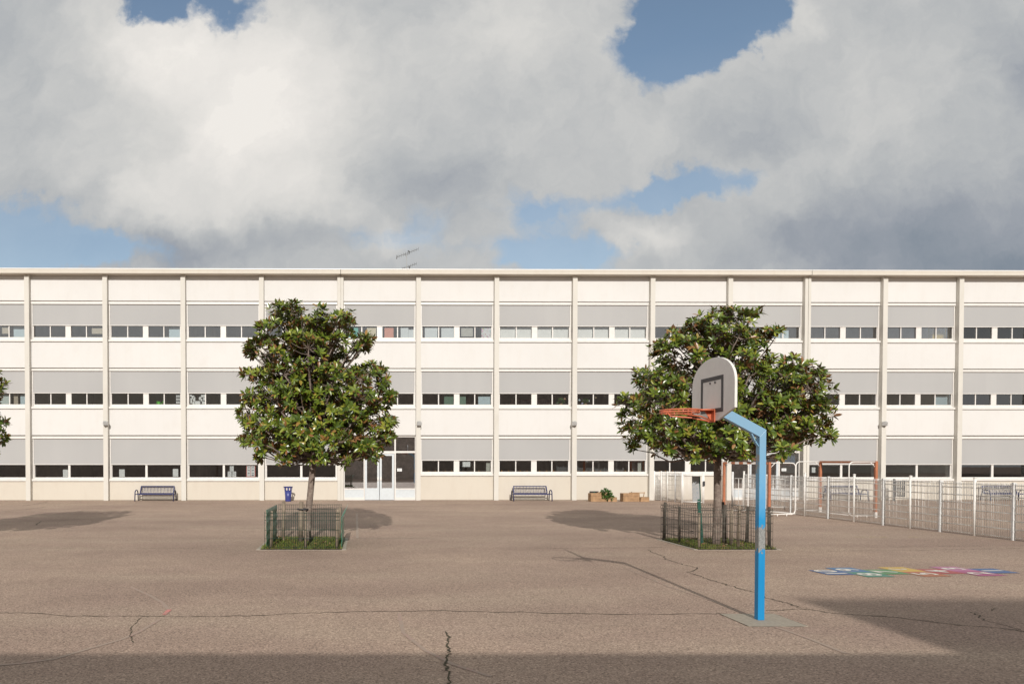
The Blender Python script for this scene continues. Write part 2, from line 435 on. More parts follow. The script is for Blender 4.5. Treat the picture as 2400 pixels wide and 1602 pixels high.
# where the cloud is open to blue (holes), in directions seen from the yard
holes = [blob(420, -20, 150, 95, -1.5), blob(560, 40, 80, 60, -.7), blob(1660, 10, 190, 130, -1.7), blob(1620, 110, 130, 110, -1.2), blob(1480, 140, 100, 80, -.75), blob(1730, 70, 80, 90, -.5),
         blob(-30, 560, 330, 120, -1.15), blob(250, 595, 260, 60, -.6), blob(1545, 440, 240, 66, -.95, 8), blob(1250, 480, 150, 75, -.75), blob(1010, 520, 110, 110, -.68),
         blob(1290, 600, 220, 75, -.85), blob(860, 570, 140, 70, -.5), blob(1700, 460, 110, 60, -.4), blob(2600, 560, 300, 100, -.1)]
cov = total(holes, 1.05)
cov = m_('ADD', cov, m_('MULTIPLY', m_('SUBTRACT', n_fine, .5), .75))
cov = m_('ADD', cov, m_('MULTIPLY', m_('SUBTRACT', n_big, .5), .35))
cmask = nd(nt, 'ShaderNodeMapRange'); cmask.interpolation_type = 'SMOOTHSTEP'; L.new(cov, cmask.inputs[0])
cmask.inputs[1].default_value = .14; cmask.inputs[2].default_value = .74
# how bright the cloud is
lum = [blob(520, 150, 460, 200, .20), blob(430, 110, 220, 110, .09), blob(480, 400, 480, 180, .25), blob(560, 180, 300, 150, .10), blob(600, 260, 280, 160, .09), blob(350, 300, 90, 110, -.05), blob(170, 300, 170, 230, -.10), blob(60, 80, 140, 130, -.06),
       blob(420, 580, 420, 80, -.17), blob(110, 470, 200, 70, -.05), blob(760, 430, 150, 110, .08), blob(1250, 90, 330, 160, .12), blob(1100, 330, 260, 130, .02), blob(1000, 420, 230, 110, -.10),
       blob(1850, 50, 130, 70, .10), blob(2100, 190, 300, 150, .05, -20), blob(1400, 330, 300, 90, .05), blob(1760, 330, 110, 60, -.09), blob(1500, 560, 120, 60, .17), blob(930, 580, 90, 60, .12), blob(1880, 370, 120, 60, .05, 35),
       blob(2400, 590, 560, 240, -.25), blob(2420, 180, 220, 200, -.10), blob(1950, 580, 380, 100, -.08)]
br = total(lum, .545)
br = m_('ADD', br, m_('MULTIPLY', m_('SUBTRACT', n_fine, .5), .22))
br = m_('ADD', br, m_('MULTIPLY', m_('SUBTRACT', n_str, .5), .24))
back = nd(nt, 'ShaderNodeMapRange'); L.new(sep.outputs[1], back.inputs[0]); back.inputs[1].default_value = -.05; back.inputs[2].default_value = -.5; back.inputs[3].default_value = 0; back.inputs[4].default_value = .20  # extra low rear brightness added out of view for window reflections and fill
west = nd(nt, 'ShaderNodeMapRange'); L.new(sep.outputs[0], west.inputs[0]); west.inputs[1].default_value = -.55; west.inputs[2].default_value = -.9; west.inputs[3].default_value = 0; west.inputs[4].default_value = .22  # extra brightness added outside the frame as sky fill, mainly for the backboard
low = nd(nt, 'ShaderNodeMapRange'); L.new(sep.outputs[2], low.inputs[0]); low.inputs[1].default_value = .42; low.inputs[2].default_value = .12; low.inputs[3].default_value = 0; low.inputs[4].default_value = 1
br = m_('MINIMUM', br, .90)
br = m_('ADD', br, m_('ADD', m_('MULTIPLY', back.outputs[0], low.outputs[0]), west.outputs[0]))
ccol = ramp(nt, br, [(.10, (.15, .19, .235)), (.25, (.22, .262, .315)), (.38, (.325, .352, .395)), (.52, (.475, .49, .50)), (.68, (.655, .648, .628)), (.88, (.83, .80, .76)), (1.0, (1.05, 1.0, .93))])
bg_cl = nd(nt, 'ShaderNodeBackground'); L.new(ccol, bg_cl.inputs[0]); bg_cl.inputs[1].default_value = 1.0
mxw = nd(nt, 'ShaderNodeMixShader'); veil = nd(nt, 'ShaderNodeMapRange'); L.new(sep.outputs[2], veil.inputs[0]); veil.inputs[1].default_value = .48; veil.inputs[2].default_value = .30; veil.inputs[3].default_value = .04; veil.inputs[4].default_value = .30
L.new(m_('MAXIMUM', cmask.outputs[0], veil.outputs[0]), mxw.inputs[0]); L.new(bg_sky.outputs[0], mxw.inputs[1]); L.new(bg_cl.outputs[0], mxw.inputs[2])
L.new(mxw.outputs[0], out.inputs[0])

# ------------------------------------------------------------------ ground
g = MB(); g.add([(-300, -120, 0), (300, -120, 0), (300, 260, 0), (-300, 260, 0)], [(0, 1, 2, 3)])
tag(g.build('ground', M['asphalt']), kind='structure')
def ribbon(mb, pts, wd, z=.004, jit=0.0, sub=1):
    pts = [Vector(p) for p in pts]
    if sub > 1:
        q = []
        for a, b in zip(pts, pts[1:]):
            for i in range(sub): q.append(a.lerp(b, i / sub))
        q.append(pts[-1])
        pts = [p + Vector((random.gauss(0, jit), random.gauss(0, jit), 0)) for p in q]
    vs = []; k = len(pts)
    for i, p in enumerate(pts):
        t = pts[min(i + 1, k - 1)] - pts[max(i - 1, 0)]; t.z = 0
        t = t.normalized() if t.length > 1e-6 else Vector((1, 0, 0)); s = Vector((-t.y, t.x, 0))
        ww = wd * (random.uniform(.4, 1.5) if jit else 1) / 2
        if jit and i in (0, k - 1): ww *= .2
        vs += [(p.x + s.x * ww, p.y + s.y * ww, z), (p.x - s.x * ww, p.y - s.y * ww, z)]
    mb.add(vs, [(2 * i, 2 * i + 1, 2 * i + 3, 2 * i + 2) for i in range(k - 1)])
def gp(lst, s, x0, y0): return [G(x0 + x * s, y0 + y * s) for x, y in lst]
DS = 2400 / 2349
cr = MB()
long1 = gp([(-20, 1405), (80, 1405), (150, 1412), (300, 1412), (450, 1414), (600, 1411), (700, 1405), (850, 1402), (1000, 1400), (1200, 1404), (1420, 1408), (1640, 1407), (1655, 1407)], DS, 0, 0)
ribbon(cr, long1, .016, jit=.014, sub=9)
ribbon(cr, gp([(330, 302), (430, 300), (550, 290), (650, 292), (740, 305), (830, 322), (1000, 335), (1250, 348), (1500, 375), (1800, 412), (2050, 430), (2300, 455), (2349, 468), (2600, 500)], .298, 1700, 1340), .016, jit=.012, sub=8)
ribbon(cr, gp([(65, 825), (100, 850), (180, 875), (210, 905), (300, 935), (400, 960), (475, 975), (390, 1010), (480, 1040), (560, 1070), (700, 1110), (830, 1150), (950, 1178), (1030, 1222), (1200, 1262), (1330, 1305)], .287, 1500, 1050), .02, jit=.018, sub=7)
ribbon(cr, gp([(2045, 195), (2058, 230), (2053, 260), (2068, 290), (2050, 325), (2040, 345), (2055, 370), (2060, 435), (2050, 470)], .5109, 0, 1380), .022, jit=.012, sub=7, z=.0042)
ribbon(cr, gp([(640, 130), (600, 185), (600, 215), (612, 245)], .5109, 0, 1380), .012, jit=.012, sub=8)
ribbon(cr, gp([(1930, 310), (1990, 345), (2040, 380), (2150, 405), (2349, 460)], .298, 1700, 1340), .013, jit=.013, sub=8)
ribbon(cr, gp([(1085, 2), (1120, -20)], .298, 2000, 1430), .01, jit=.008, sub=6)
ribbon(cr, gp([(0, 415), (700, 415), (1300, 415), (1850, 426)], .298, 0, 1160), .013, jit=.01, sub=30)
ribbon(cr, gp([(0, 128), (200, 112), (360, 90)], .298, 0, 1160), .035, jit=.02, sub=8)
ribbon(cr, gp([(180, 82), (300, 65), (375, 50)], .298, 0, 1160), .04, jit=.02, sub=8)
ribbon(cr, gp([(280, 235), (320, 205), (560, 190), (900, 178), (1080, 145)], .298, 0, 1160), .03, jit=.02, sub=12)
ribbon(cr, gp([(380, 1028), (800, 1022), (1300, 1020), (1700, 1010), (2349, 1000), (2600, 998)], .2341, 1850, 1050), .014, jit=.01, sub=20)
ribbon(cr, gp([(700, 990), (1400, 980), (2349, 970)], .2341, 1850, 1050), .010, jit=.01, sub=20)
ribbon(cr, gp([(0, 410), (500, 408), (1240, 398)], .2554, 1250, 1180), .012, jit=.01, sub=25)
ribbon(cr, gp([(1000, 258), (1500, 252), (2095, 262)], .298, 0, 1160), .014, jit=.01, sub=20)
tag(cr.build('ground_cracks', M['crack']), kind='structure')
ln = MB()
ribbon(ln, gp([(600, -10), (690, 30), (745, 62), (775, 95)], .5109, 0, 1380), .05)
ribbon(ln, gp([(730, 140), (640, 195), (560, 230), (400, 275), (250, 320), (100, 340), (-60, 352)], .5109, 0, 1380), .05)
ribbon(ln, gp([(1830, 110), (1850, 200), (1950, 280), (2080, 345), (2250, 400)], .5109, 0, 1380), .05)
ribbon(ln, gp([(300, 400), (480, 460), (650, 520), (800, 580), (950, 640)], .298, 1700, 1340), .05)
ribbon(ln, gp([(850, 590), (1240, 760), (1640, 890), (2030, 1048)], .2554, 1250, 1180), .03)
tag(ln.build('faded_pink_line_markings', M['pink_line']), kind='structure')
ln = MB(); ribbon(ln, gp([(778, 94), (752, 117)], .5109, 0, 1380), .06, z=.0055)
tag(ln.build('red_line_markings', M['red_line']), kind='structure')
ln = MB()
for a, b in ((650, 770), (800, 865), (900, 975), (1190, 1285)): ribbon(ln, gp([(a, 887), (b, 888)], .2341, 1850, 1050), .05)
ribbon(ln, gp([(970, 233), (1090, 236)], .2554, 1250, 1180), .045)
ribbon(ln, gp([(1790, 908), (1900, 914)], .1703, 1500, 1060), .05)
tag(ln.build('faded_yellow_line_markings', M['yellow_line']), kind='structure')
ln = MB()
ribbon(ln, gp([(1345, 950), (1352, 1225)], .2129, 550, 1000), .07)
ribbon(ln, gp([(1345, 1225), (2200, 1222)], .2129, 550, 1000), .05)
ribbon(ln, gp([(0, 795), (640, 790)], .2341, 1850, 1050), .05)
ribbon(ln, gp([(700, 310), (1200, 315)], .2554, 1250, 1180), .05)
tag(ln.build('faded_white_line_markings', M['pale_line']), kind='structure')

# ------------------------------------------------------------------ school building
B = thing('school_building', (0, D, 0), 'long three storey white school with cream pilasters, grey roller blinds and glass entrance doors', 'school building', rz=YAW)
def bb(mb, name, mat, parent=None, bevel=0): return mb.build(name, mat, parent or B, local=True, bevel=bevel)
PPX = [63.7 - 182.9, 63.7, 246.5, 429.3, 613, 798, 980.8, 1164, 1347.3, 1529.3, 1711, 1892, 2073.5, 2251.5]
XP = [fx(p, .2) for p in PPX]
XP = [XP[0] - 3.87] + XP + [XP[-1] + 3.85, XP[-1] + 7.70]
NB = len(XP) - 1                     # bay k lies between XP[k] and XP[k+1]; photo's bay between PPX[i],PPX[i+1] is k=i+1
JOINT = (6, 12)
ZT = fz(629.8, .45); ZS = fz(641.3, .45)     # eave top, soffit
Z = dict(
    p3b=fz(705.6), l3t=fz(707.9), l3b=fz(713.7), b3b=fz(764.2, -.06), g3b=fz(791.4, -.14), s3t=fz(796.6), s3b=fz(801.5),
    p2t=fz(802), p2b=fz(862), l2t=fz(864.3), l2b=fz(869.6), b2b=fz(921.8, -.06), g2b=fz(947.7, -.14), s2t=fz(953.2), s2b=fz(958.2),
    p1t=fz(958.7), p1b=fz(1019.3), l1t=fz(1021.8), l1b=fz(1027.6), b1b=fz(1078.6, -.06), g1b=fz(1104.6, -.14), s1t=fz(1109.6), s1b=fz(1114.6),
    b0b=fz(1088.4, -.06), g0b=fz(1117.6, -.14), s0t=fz(1121.5), s0b=fz(1126.6))
EN = (6, 12 - 1)                      # entrance bays: XP[6]..XP[7] and XP[11]..XP[12]
WIDE = lambda k: k <= 5 or k >= 12    # ground-floor bays with two wide panes
hw = lambda i: .15 if i in JOINT else .115
XL, XR = XP[0] - .12, XP[-1] + .12
# pilasters
for i, x in enumerate(XP):
    mb = MB(); h = hw(i)
    if i in JOINT:
        mb.box(x - h, x + .008, -.2, .12, 0, ZS); mb.box(x + .026, x + h, -.2, .12, 0, ZS); mb.box(x + .008, x + .026, -.17, .12, 0, ZS)
    else: mb.box(x - h, x + h, -.2, .12, 0, ZS)
    bb(mb, 'pilaster', M['pilaster'], bevel=.008)
# roof: eave slab in three lengths with joints, and the coping
cuts = [XL] + [XP[j] + .017 for j in JOINT] + [XR]
for a, b in zip(cuts, cuts[1:]):
    mb = MB(); mb.box(a + .012, b - .012, -.45, 8.3, ZS, ZT - .045)
    rf = bb(mb, 'roof', M['eave'])
    mb = MB(); mb.box(a + .006, b - .006, -.47, 8.32, ZT - .045, ZT)
    bb(mb, 'coping', M['coping'], rf)
for j in JOINT:
    mb = MB(); mb.box(XP[j] - .10, XP[j] + .12, -.3, -.05, ZT, ZT + .035); mb.box(XP[j] + .006, XP[j] + .028, -.44, 0, ZS, ZT - .06)
    bb(mb, 'joint_cover', M['dark'])
ROWS = [('t', ZS, Z['p3b'], Z['l3t'], Z['l3b'], Z['b3b'], Z['g3b'], Z['s3t'], Z['s3b']),
        ('m', Z['p2t'], Z['p2b'], Z['l2t'], Z['l2b'], Z['b2b'], Z['g2b'], Z['s2t'], Z['s2b']),
        ('g', Z['p1t'], Z['p1b'], Z['l1t'], Z['l1b'], Z['b1b'], Z['g1b'], Z['s1t'], Z['s1b'])]
def window(k, x0, x1, lt, lb, blb, gb, st, sb, wide):
    a, b = x0 + .012, x1 - .012
    mb = MB(); mb.box(a, b, -.012, .10, lb, lt)
    bb(mb, 'blind_box', M['frame'], bevel=.006)
    mb = MB(); mb.box(a + .055, b - .055, .052, .066, blb + .03, lb)
    bl = bb(mb, 'roller_blind', M['blind'])
    mb = MB(); mb.box(a + .05, b - .05, .042, .074, blb, blb + .03)
    bb(mb, 'bottom_bar', M['frame'], bl)
    mb = MB()                                   # frame: guides, rails, mullions
    mb.box(a, a + .05, .04, .16, st, lb); mb.box(b - .05, b, .04, .16, st, lb)
    mb.box(a + .05, b - .05, .085, .16, st, gb)
    mb.box(a + .05, a + .09, .085, .16, gb, blb + .3); mb.box(b - .09, b - .05, .085, .16, gb, blb + .3)
    w_ = b - a
    def vb(f0, f1, y0): mb.box(a + w_ * f0, a + w_ * f1, y0, .16, gb, blb + .3)
    if wide: vb(.485, .515, .085)
    else:
        vb(.462, .538, .08); vb(.243, .257, .10); vb(.743, .757, .10)
        mb.box(a + .05, b - .05, .075, .085, st + .005, st + (gb - st) * .42)
    wn = bb(mb, 'window', M['frame'])
    mb = MB(); mb.box(a + .05, b - .05, .128, .136, gb - .01, lb - .02)
    bb(mb, 'pane', M['glass'], wn)
    mb = MB(); mb.box(a - .006, b + .006, -.065, .10, sb, st - .002); mb.box(a, b, .02, .10, st - .002, st + .012)
    bb(mb, 'window_sill', M['frame'], bevel=.006)
def entrance(k, x0, x1):
    ztop = Z['p1b'] - .02
    W_ = x1 - x0
    fxx = lambda p: x0 + W_ * (p - 1195) / (1990 - 1195)
    zz_ = lambda q: fz(1000 + q * .2129)
    y0, y1 = .10, .17
    fr = MB(); rect = lambda m, a, b, c, d, yo=0: m.box(fxx(a), fxx(b), y0 - yo, y1, zz_(d), zz_(c))
    zb = 806
    for a, b in ((1195, 1206), (1416, 1428), (1756, 1772), (1983, 1990)): rect(fr, a, b, 104, zb)
    rect(fr, 1206, 1416, 264, 285); rect(fr, 1428, 1756, 264, 292); rect(fr, 1772, 1983, 264, 285)
    rect(fr, 1206, 1416, 676, 690); rect(fr, 1772, 1983, 676, 690)
    rect(fr, 1206, 1983, 96, 110)
    rect(fr, 1206, 1416, 776, zb); rect(fr, 1772, 1983, 776, zb)
    e = bb(fr, 'entrance_frame', M['frame'])
    for a, b in ((1206, 1416), (1772, 1983)):
        pn = MB(); pn.box(fxx(a), fxx(b), y0 + .02, y1 - .02, zz_(776), zz_(690)); bb(pn, 'kick_panel', M['door_alu'], e)
    for a, b, c, d in ((1206, 1416, 110, 264), (1428, 1756, 110, 264), (1772, 1983, 110, 264), (1206, 1416, 285, 676), (1772, 1983, 285, 676)):
        mb = MB(); mb.box(fxx(a), fxx(b), y0 + .03, y0 + .038, zz_(d), zz_(c)); bb(mb, 'pane', M['door_glass'], e)
    for a, b, hx in ((1430, 1588, 1572), (1594, 1752, 1604)):
        dm = MB()
        rect(dm, a, a + 22, 296, 803, .02); rect(dm, b - 22, b, 296, 803, .02); rect(dm, a + 22, b - 22, 296, 316, .02); rect(dm, a + 22, b - 22, 674, 803, .02)
        dr = bb(dm, 'door', M['door_alu'])
        mb = MB(); mb.box(fxx(a + 22), fxx(b - 22), y0 + .02, y0 + .028, zz_(674), zz_(316)); bb(mb, 'pane', M['door_glass'], dr)
        mb = MB(); X_ = fxx(hx + 3)
        mb.box(X_ - .035, X_ + .035, y0 - .035, y0 - .02, zz_(592), zz_(550)); mb.tube([(X_, y0 - .06, zz_(590)), (X_, y0 - .09, zz_(585)), (X_, y0 - .09, zz_(556)), (X_, y0 - .06, zz_(551))], .012, 6)
        mb.box(X_ - .03, X_ + .03, y0 - .062, y0 - .035, zz_(580), zz_(562))
        bb(mb, 'handle', M['white_metal'], dr)
for k in range(NB):
    x0 = XP[k] + hw(k); x1 = XP[k + 1] - hw(k + 1)
    for (nm, pt, pb, lt, lb, blb, gb, st, sb) in ROWS:
        mb = MB(); mb.box(x0 + .006, x1 - .006, 0, .12, pb, pt - .002)
        bb(mb, 'wall_panel', M['panel'], bevel=.006)
        if nm == 'g':
            if k in EN:
                entrance(k, x0, x1); continue
            if WIDE(k): blb, gb, st, sb = Z['b0b'], Z['g0b'], Z['s0t'], Z['s0b']
            mb = MB(); mb.box(x0 + .006, x1 - .006, 0, .12, 0, sb - .003)
            bb(mb, 'plinth_panel', M['plinth'], bevel=.006)
            mb = MB(); mb.box(x0 + .003, x1 - .003, -.02, .1, 0, .03); bb(mb, 'plinth_foot', M['kerb'])
        window(k, x0, x1, lt, lb, blb, gb, st, sb, nm == 'g' and WIDE(k))
# backing walls behind the panels, floors, back wall with windows: the rooms
core = MB()
zf1 = (Z['p1t'] + Z['p1b']) / 2; zf2 = (Z['p2t'] + Z['p2b']) / 2
core.box(XL, XR, .22, 8.2, zf1 - .15, zf1 + .15); core.box(XL, XR, .22, 8.2, zf2 - .15, zf2 + .15)
core.box(XL, XR, .12, 8.2, ZS - .5, ZS - .3)
core.box(XL, XR, .2, 8.2, .004, .012)
for pt, pb in ((Z['p1t'], Z['l1t']), (Z['p2t'], Z['l2t']), (ZS - .002, Z['l3t'])): core.box(XL, XR, .12, .22, pb - .01, pt)
core.box(XL, XL + .2, .22, 8.2, 0, ZS); core.box(XR - .2, XR, .22, 8.2, 0, ZS)
for i in range(NB + 1): core.box(XP[i] - .1, XP[i] + .1, .12, .22, 0, ZS)
for k in range(NB):
    if k in EN: continue
    sb = Z['s0b'] if WIDE(k) else Z['s1b']
    core.box(XP[k], XP[k + 1], .12, .2, 0, sb)
for i in range(2, NB, 2): core.box(XP[i] - .06, XP[i] + .06, .25, 8, 0, ZS - .3)
zc = ZS - .5
core.box(XL, XR, 8.0, 8.2, 0, Z['g3b'] + .55)
core.box(XL, XR, 8.0, 8.2, Z['g3b'] + 1.35, ZS)
for k in range(NB):
    core.box(XP[k] - .3, XP[k] + .5, 8.0, 8.2, Z['g3b'] + .55, Z['g3b'] + 1.35)
    if k not in (1, 4, 12, 15): core.box(XP[k] + .5, XP[k + 1] - .3, 8.0, 8.2, Z['g3b'] + .55, Z['g3b'] + 1.35)
bb(core, 'interior', M['interior'])
# vent hatch low in the plinth
mb = MB(); a, b = fx(1383), fx(1404); mb.box(a, b, -.03, 0, fz(1171), fz(1150.5)); vt = bb(mb, 'vent_hatch', M['dark'])
mb = MB(); mb.box(a + .02, a + .19, -.045, -.03, fz(1169), fz(1161)); mb.box((a + b) / 2 - .01, (a + b) / 2 + .01, -.045, -.03, fz(1160), fz(1151.5))
bb(mb, 'grille', M['green_sheet'], vt)
mb = MB(); X_ = fx(1481.5); mb.tube([(X_, -.05, fz(1153.8)), (X_, 0, fz(1153.8))], .035, 8); bb(mb, 'drain_outlet', M['dark'])

def FW(lx, ly, z):                           # facade-local -> world
    c, s = math.cos(YAW), math.sin(YAW); return Vector((lx * c - ly * s, D + lx * s + ly * c, z))
# ---- things seen in the windows
NC = {}
def sheet_mat(name, c, kind='plain'):
    m, nt, b = new_mat(name)
    tc = nd(nt, 'ShaderNodeTexCoord').outputs['Object']
    n = noise(nt, 5, 4, vec=tc); col = ramp(nt, n, [(.3, tuple(x * .93 for x in c)), (.7, c)])
    if kind == 'dots':
        v = nd(nt, 'ShaderNodeTexVoronoi'); v.inputs['Scale'].default_value = 11; nt.links.new(tc, v.inputs['Vector'])
        hs = mixc(nt, .55, v.outputs['Color'], (.5, .1, .15))
        col = mixc(nt, remap(nt, v.outputs['Distance'], .45, .3), col, hs)
    nt.links.new(col, b.inputs['Base Color']); b.inputs['Roughness'].default_value = .7
    return m
def SM(key, c, kind='plain'):
    if key not in NC: NC[key] = sheet_mat(key, c, kind)
    return NC[key]
WH = (.80, .82, .80)
def sheet(name, box, mat, label, cat, yo=.17, th=.004, group=None, extra=None):
    x0, x1 = fx(box[0], -yo), fx(box[2], -yo); z1, z0 = fz(box[1], -yo), fz(box[3], -yo)
    c = FW((x0 + x1) / 2, yo, z0)
    t = thing(name, c, label, cat, group, rz=YAW)
    w2_ = (x1 - x0) / 2; h_ = z1 - z0
    mb = MB(); mb.box(-w2_, w2_, 0, th, 0, h_); mb.build('sheet', mat, t, local=True)
    if extra: extra(t, w2_, h_)
    return t
def lines(t, w2_, h_):
    mb = MB()
    n = max(3, int(h_ / .05))
    for i in range(n):
        z = h_ * (1 - (i + .8) / (n + .6)); mb.box(-w2_ * .75, w2_ * random.uniform(.2, .75), -.002, -.0005, z, z + .012)
    mb.build('printed_lines', SM('ink', (.25, .25, .27)), t, local=True)
pap = SM('paper_white', WH)
sheet('paper_notice', (146, 1099.7, 158, 1117), pap, 'blank white sheet at the mullion of the second ground floor window from the left', 'notice')
sheet('paper_notice', (278, 1099, 291, 1116.4), pap, 'white sheet on the left pane above the left end of the first blue bench', 'notice')
sheet('paper_notice', (404, 1098, 416.7, 1116), pap, 'white sheet in the right corner of the window above the first blue bench', 'notice')
sheet('paper_notice', (538, 1090.7, 547, 1103.5), pap, 'small white sheet above two others left of the red framed timetable', 'notice', extra=lines)
sheet('paper_notice', (533, 1104, 542, 1116.8), pap, 'lower left sheet of the cluster of three beside the red framed timetable', 'notice', extra=lines)
sheet('paper_notice', (543.7, 1104, 552.8, 1116.8), pap, 'lower right sheet of the cluster of three beside the red framed timetable', 'notice', extra=lines)
def timetable(t, w2_, h_):
    mb = MB(); mb.box(-w2_ * .86, -w2_ * .05, -.003, 0, h_ * .05, h_ * .95); mb.box(w2_ * .05, w2_ * .86, -.003, 0, h_ * .05, h_ * .95)
    mb.build('page', pap, t, local=True)
    mb = MB()
    for sx in (-.45, .45):
        for zf_ in (.82, .58, .32): mb.box(w2_ * (sx - .22), w2_ * (sx + .22), -.005, -.003, h_ * zf_ - .02, h_ * zf_ + .02)
    mb.box(w2_ * .2, w2_ * .7, -.005, -.003, h_ * .1, h_ * .2)
    mb.build('printed_block', SM('ink2', (.2, .22, .26)), t, local=True)
sheet('wall_timetable', (576.6, 1090, 598, 1116.8), SM('red_card', (.62, .12, .10)), 'red framed timetable of printed pages in the ground floor window left of the blue bin', 'timetable', extra=timetable)
sheet('paper_notice', (1084.7, 1081, 1102.6, 1093.2), pap, 'white landscape sheet hanging in the ground floor window right of the entrance', 'notice')
sheet('pale_board', (1140, 1083, 1149, 1104), SM('pale_board', (.45, .46, .40)), 'pale green board standing in the window right of the entrance', 'board', yo=.3, th=.02)
sheet('pale_board', (1496, 1083, 1504, 1104), SM('pale_board', (.45, .46, .40)), 'pale green board in the window above the right wooden planter', 'board', yo=.3, th=.02)
sheet('door_notice', (931, 1097, 942, 1103.8), pap, 'small white sign on the glass right of the left entrance doors', 'notice', yo=.105, extra=lines)
sheet('door_notice', (1834, 1096.8, 1845, 1103.4), pap, 'small white sign on the glass of the right entrance behind the goals', 'notice', yo=.105, extra=lines)
sheet('paper_notice', (1905, 1094.5, 1913.3, 1107), pap, 'white sheet in the ground floor window left of the rust brown goal', 'notice')
sheet('paper_notice', (2258.6, 1098, 2271, 1115.5), pap, 'white sheet in the last ground floor window above the fence post', 'notice')
# middle floor
def grid9(t, w2_, h_):
    mb = MB()
    for i in range(2):
        for j in range(3):
            cx = w2_ * (-.42 + .84 * i); z = h_ * (.2 + .3 * j)
            mb.box(cx - w2_ * .3, cx + w2_ * .3, -.003, 0, z - h_ * .1, z + h_ * .1)
    mb.build('photo_print', pap, t, local=True)
sheet('photo_board', (411.5, 923.5, 422.5, 947.5), SM('black_card', (.03, .03, .035)), 'black board with six white prints beside the green watering can', 'display board', extra=grid9)
for (a, b, c, d) in ((445, 924, 450, 929), (449, 927, 455, 935), (446, 933, 450, 945), (452, 930, 457.5, 940), (451, 941, 456, 948), (457, 939.5, 469, 948), (466, 930, 471, 937), (471, 924, 475, 931), (470, 934, 474, 940), (475, 924, 481, 930), (476, 931, 481, 938), (473, 940, 480, 947)):
    sheet('sticky_note', (a, b, c, d), pap, 'small white note among many stuck on the middle floor window left of the first tree', 'note', group='white notes on the middle floor window')
sheet('window_curtain', (0, 922, 25, 948), SM('curtain_mint', (.56, .64, .60)), 'pale mint curtain at the far left middle floor window', 'curtain', yo=.3, th=.02)
sheet('window_curtain', (32, 922, 42, 948), SM('curtain_beige', (.42, .37, .29)), 'narrow beige curtain in the far left middle floor window', 'curtain', yo=.3, th=.02)
sheet('window_curtain', (47.5, 922, 60, 948), SM('curtain_sky', (.50, .62, .66)), 'pale blue curtain by the first pilaster on the middle floor', 'curtain', yo=.3, th=.02)
sheet('window_curtain', (1041, 922, 1064, 949), SM('curtain_green', (.10, .19, .13)), 'green curtain in the middle floor window, left of its wide mullion', 'curtain', yo=.3, th=.02)
sheet('window_curtain', (1077, 922, 1092, 949), SM('curtain_green2', (.13, .22, .16)), 'narrow green curtain in the middle floor window, right of its wide mullion', 'curtain', yo=.3, th=.02)
sheet('window_curtain', (1121, 922, 1152, 949), SM('curtain_sky', (.50, .62, .66)), 'pale blue curtain in the middle floor window right of the first tree', 'curtain', yo=.3, th=.02)
sheet('window_curtain', (2192, 922, 2227, 949), SM('curtain_sky', (.50, .62, .66)), 'light blue curtain in the middle floor window above the right floodlight', 'curtain', yo=.3, th=.02)
sheet('paper_notice', (2338, 925, 2352, 933.5), pap, 'white sheet high in the last middle floor window on the right', 'notice')
def banner_text(t, w2_, h_):
    mb = MB(); x = -w2_ * .92
    while x < w2_ * .6:
        ww = random.uniform(.05, .10); mb.box(x, x + ww * .55, -.003, 0, h_ * .3, h_ * .75); x += ww + .02
    mb.build('lettering', SM('banner_ink', (.30, .12, .11)), t, local=True)
sheet('red_banner', (1196, 935, 1299, 945.5), SM('banner_red', (.20, .03, .035)), 'long dark red banner inside the middle floor window above the second bench', 'banner', yo=1.2, th=.01, extra=banner_text)
# top floor
sheet('window_curtain', (33, 764, 58.5, 794), SM('curtain_sky', (.50, .62, .66)), 'pale blue curtain in the far left top floor window', 'curtain', yo=.3, th=.02)
sheet('wall_paper_sheet', (6, 769, 23, 783), SM('beige_card', (.50, .44, .34)), 'beige sheet in the far left top floor window', 'poster')
sheet('wall_paper_sheet', (216, 770, 241, 783), SM('beige_card', (.50, .44, .34)), 'beige sheet in the top floor window of the second full bay', 'poster')
sheet('window_curtain', (397, 764, 424, 794), SM('curtain_sky', (.50, .62, .66)), 'pale blue curtain in the top floor window of the third full bay', 'curtain', yo=.3, th=.02)
sheet('window_curtain', (1811, 764, 1847, 794), SM('curtain_sky', (.50, .62, .66)), 'pale blue curtain in the top floor window right of the second tree', 'curtain', yo=.3, th=.02)
sheet('coloured_poster', (818, 766, 839.5, 791.5), SM('teal_card', (.10, .45, .36)), 'teal poster in the top floor window beside the first tree', 'poster')
sheet('coloured_poster', (860, 766, 881.5, 791.5), SM('cream_card', (.66, .58, .40)), 'cream poster in the top floor window beside the first tree', 'poster')
sheet('coloured_poster', (901, 766, 922.3, 791.5), SM('salmon_card', (.68, .28, .20)), 'salmon pink poster in the top floor window beside the first tree', 'poster')
sheet('paper_poster', (939, 766, 957, 791.5), SM('paper_blue', (.70, .75, .76)), 'tall white poster by the right edge of the window with the coloured posters', 'poster')
sheet('paper_poster', (957.4, 772, 969, 791.2), SM('paper_blue', (.70, .75, .76)), 'shorter white poster by the right edge of the window with the coloured posters', 'poster')
sheet('paper_poster', (995.5, 766, 1025, 791.5), SM('paper_blue', (.70, .75, .76)), 'first of two broad white sheets left of the grey sheet on the top floor', 'poster')
sheet('paper_poster', (1034, 766, 1064, 791.5), SM('paper_blue', (.70, .75, .76)), 'second of two broad white sheets left of the grey sheet on the top floor', 'poster')
sheet('paper_poster', (1080.6, 767, 1108, 788), SM('paper_grey', (.47, .46, .41)), 'grey sheet hanging in the top floor window beside the speckled one', 'poster')
sheet('paper_poster', (1128, 768, 1150.5, 792), SM('paper_dots', (.72, .72, .72), 'dots'), 'white sheet speckled with coloured dots in the top floor window', 'poster')
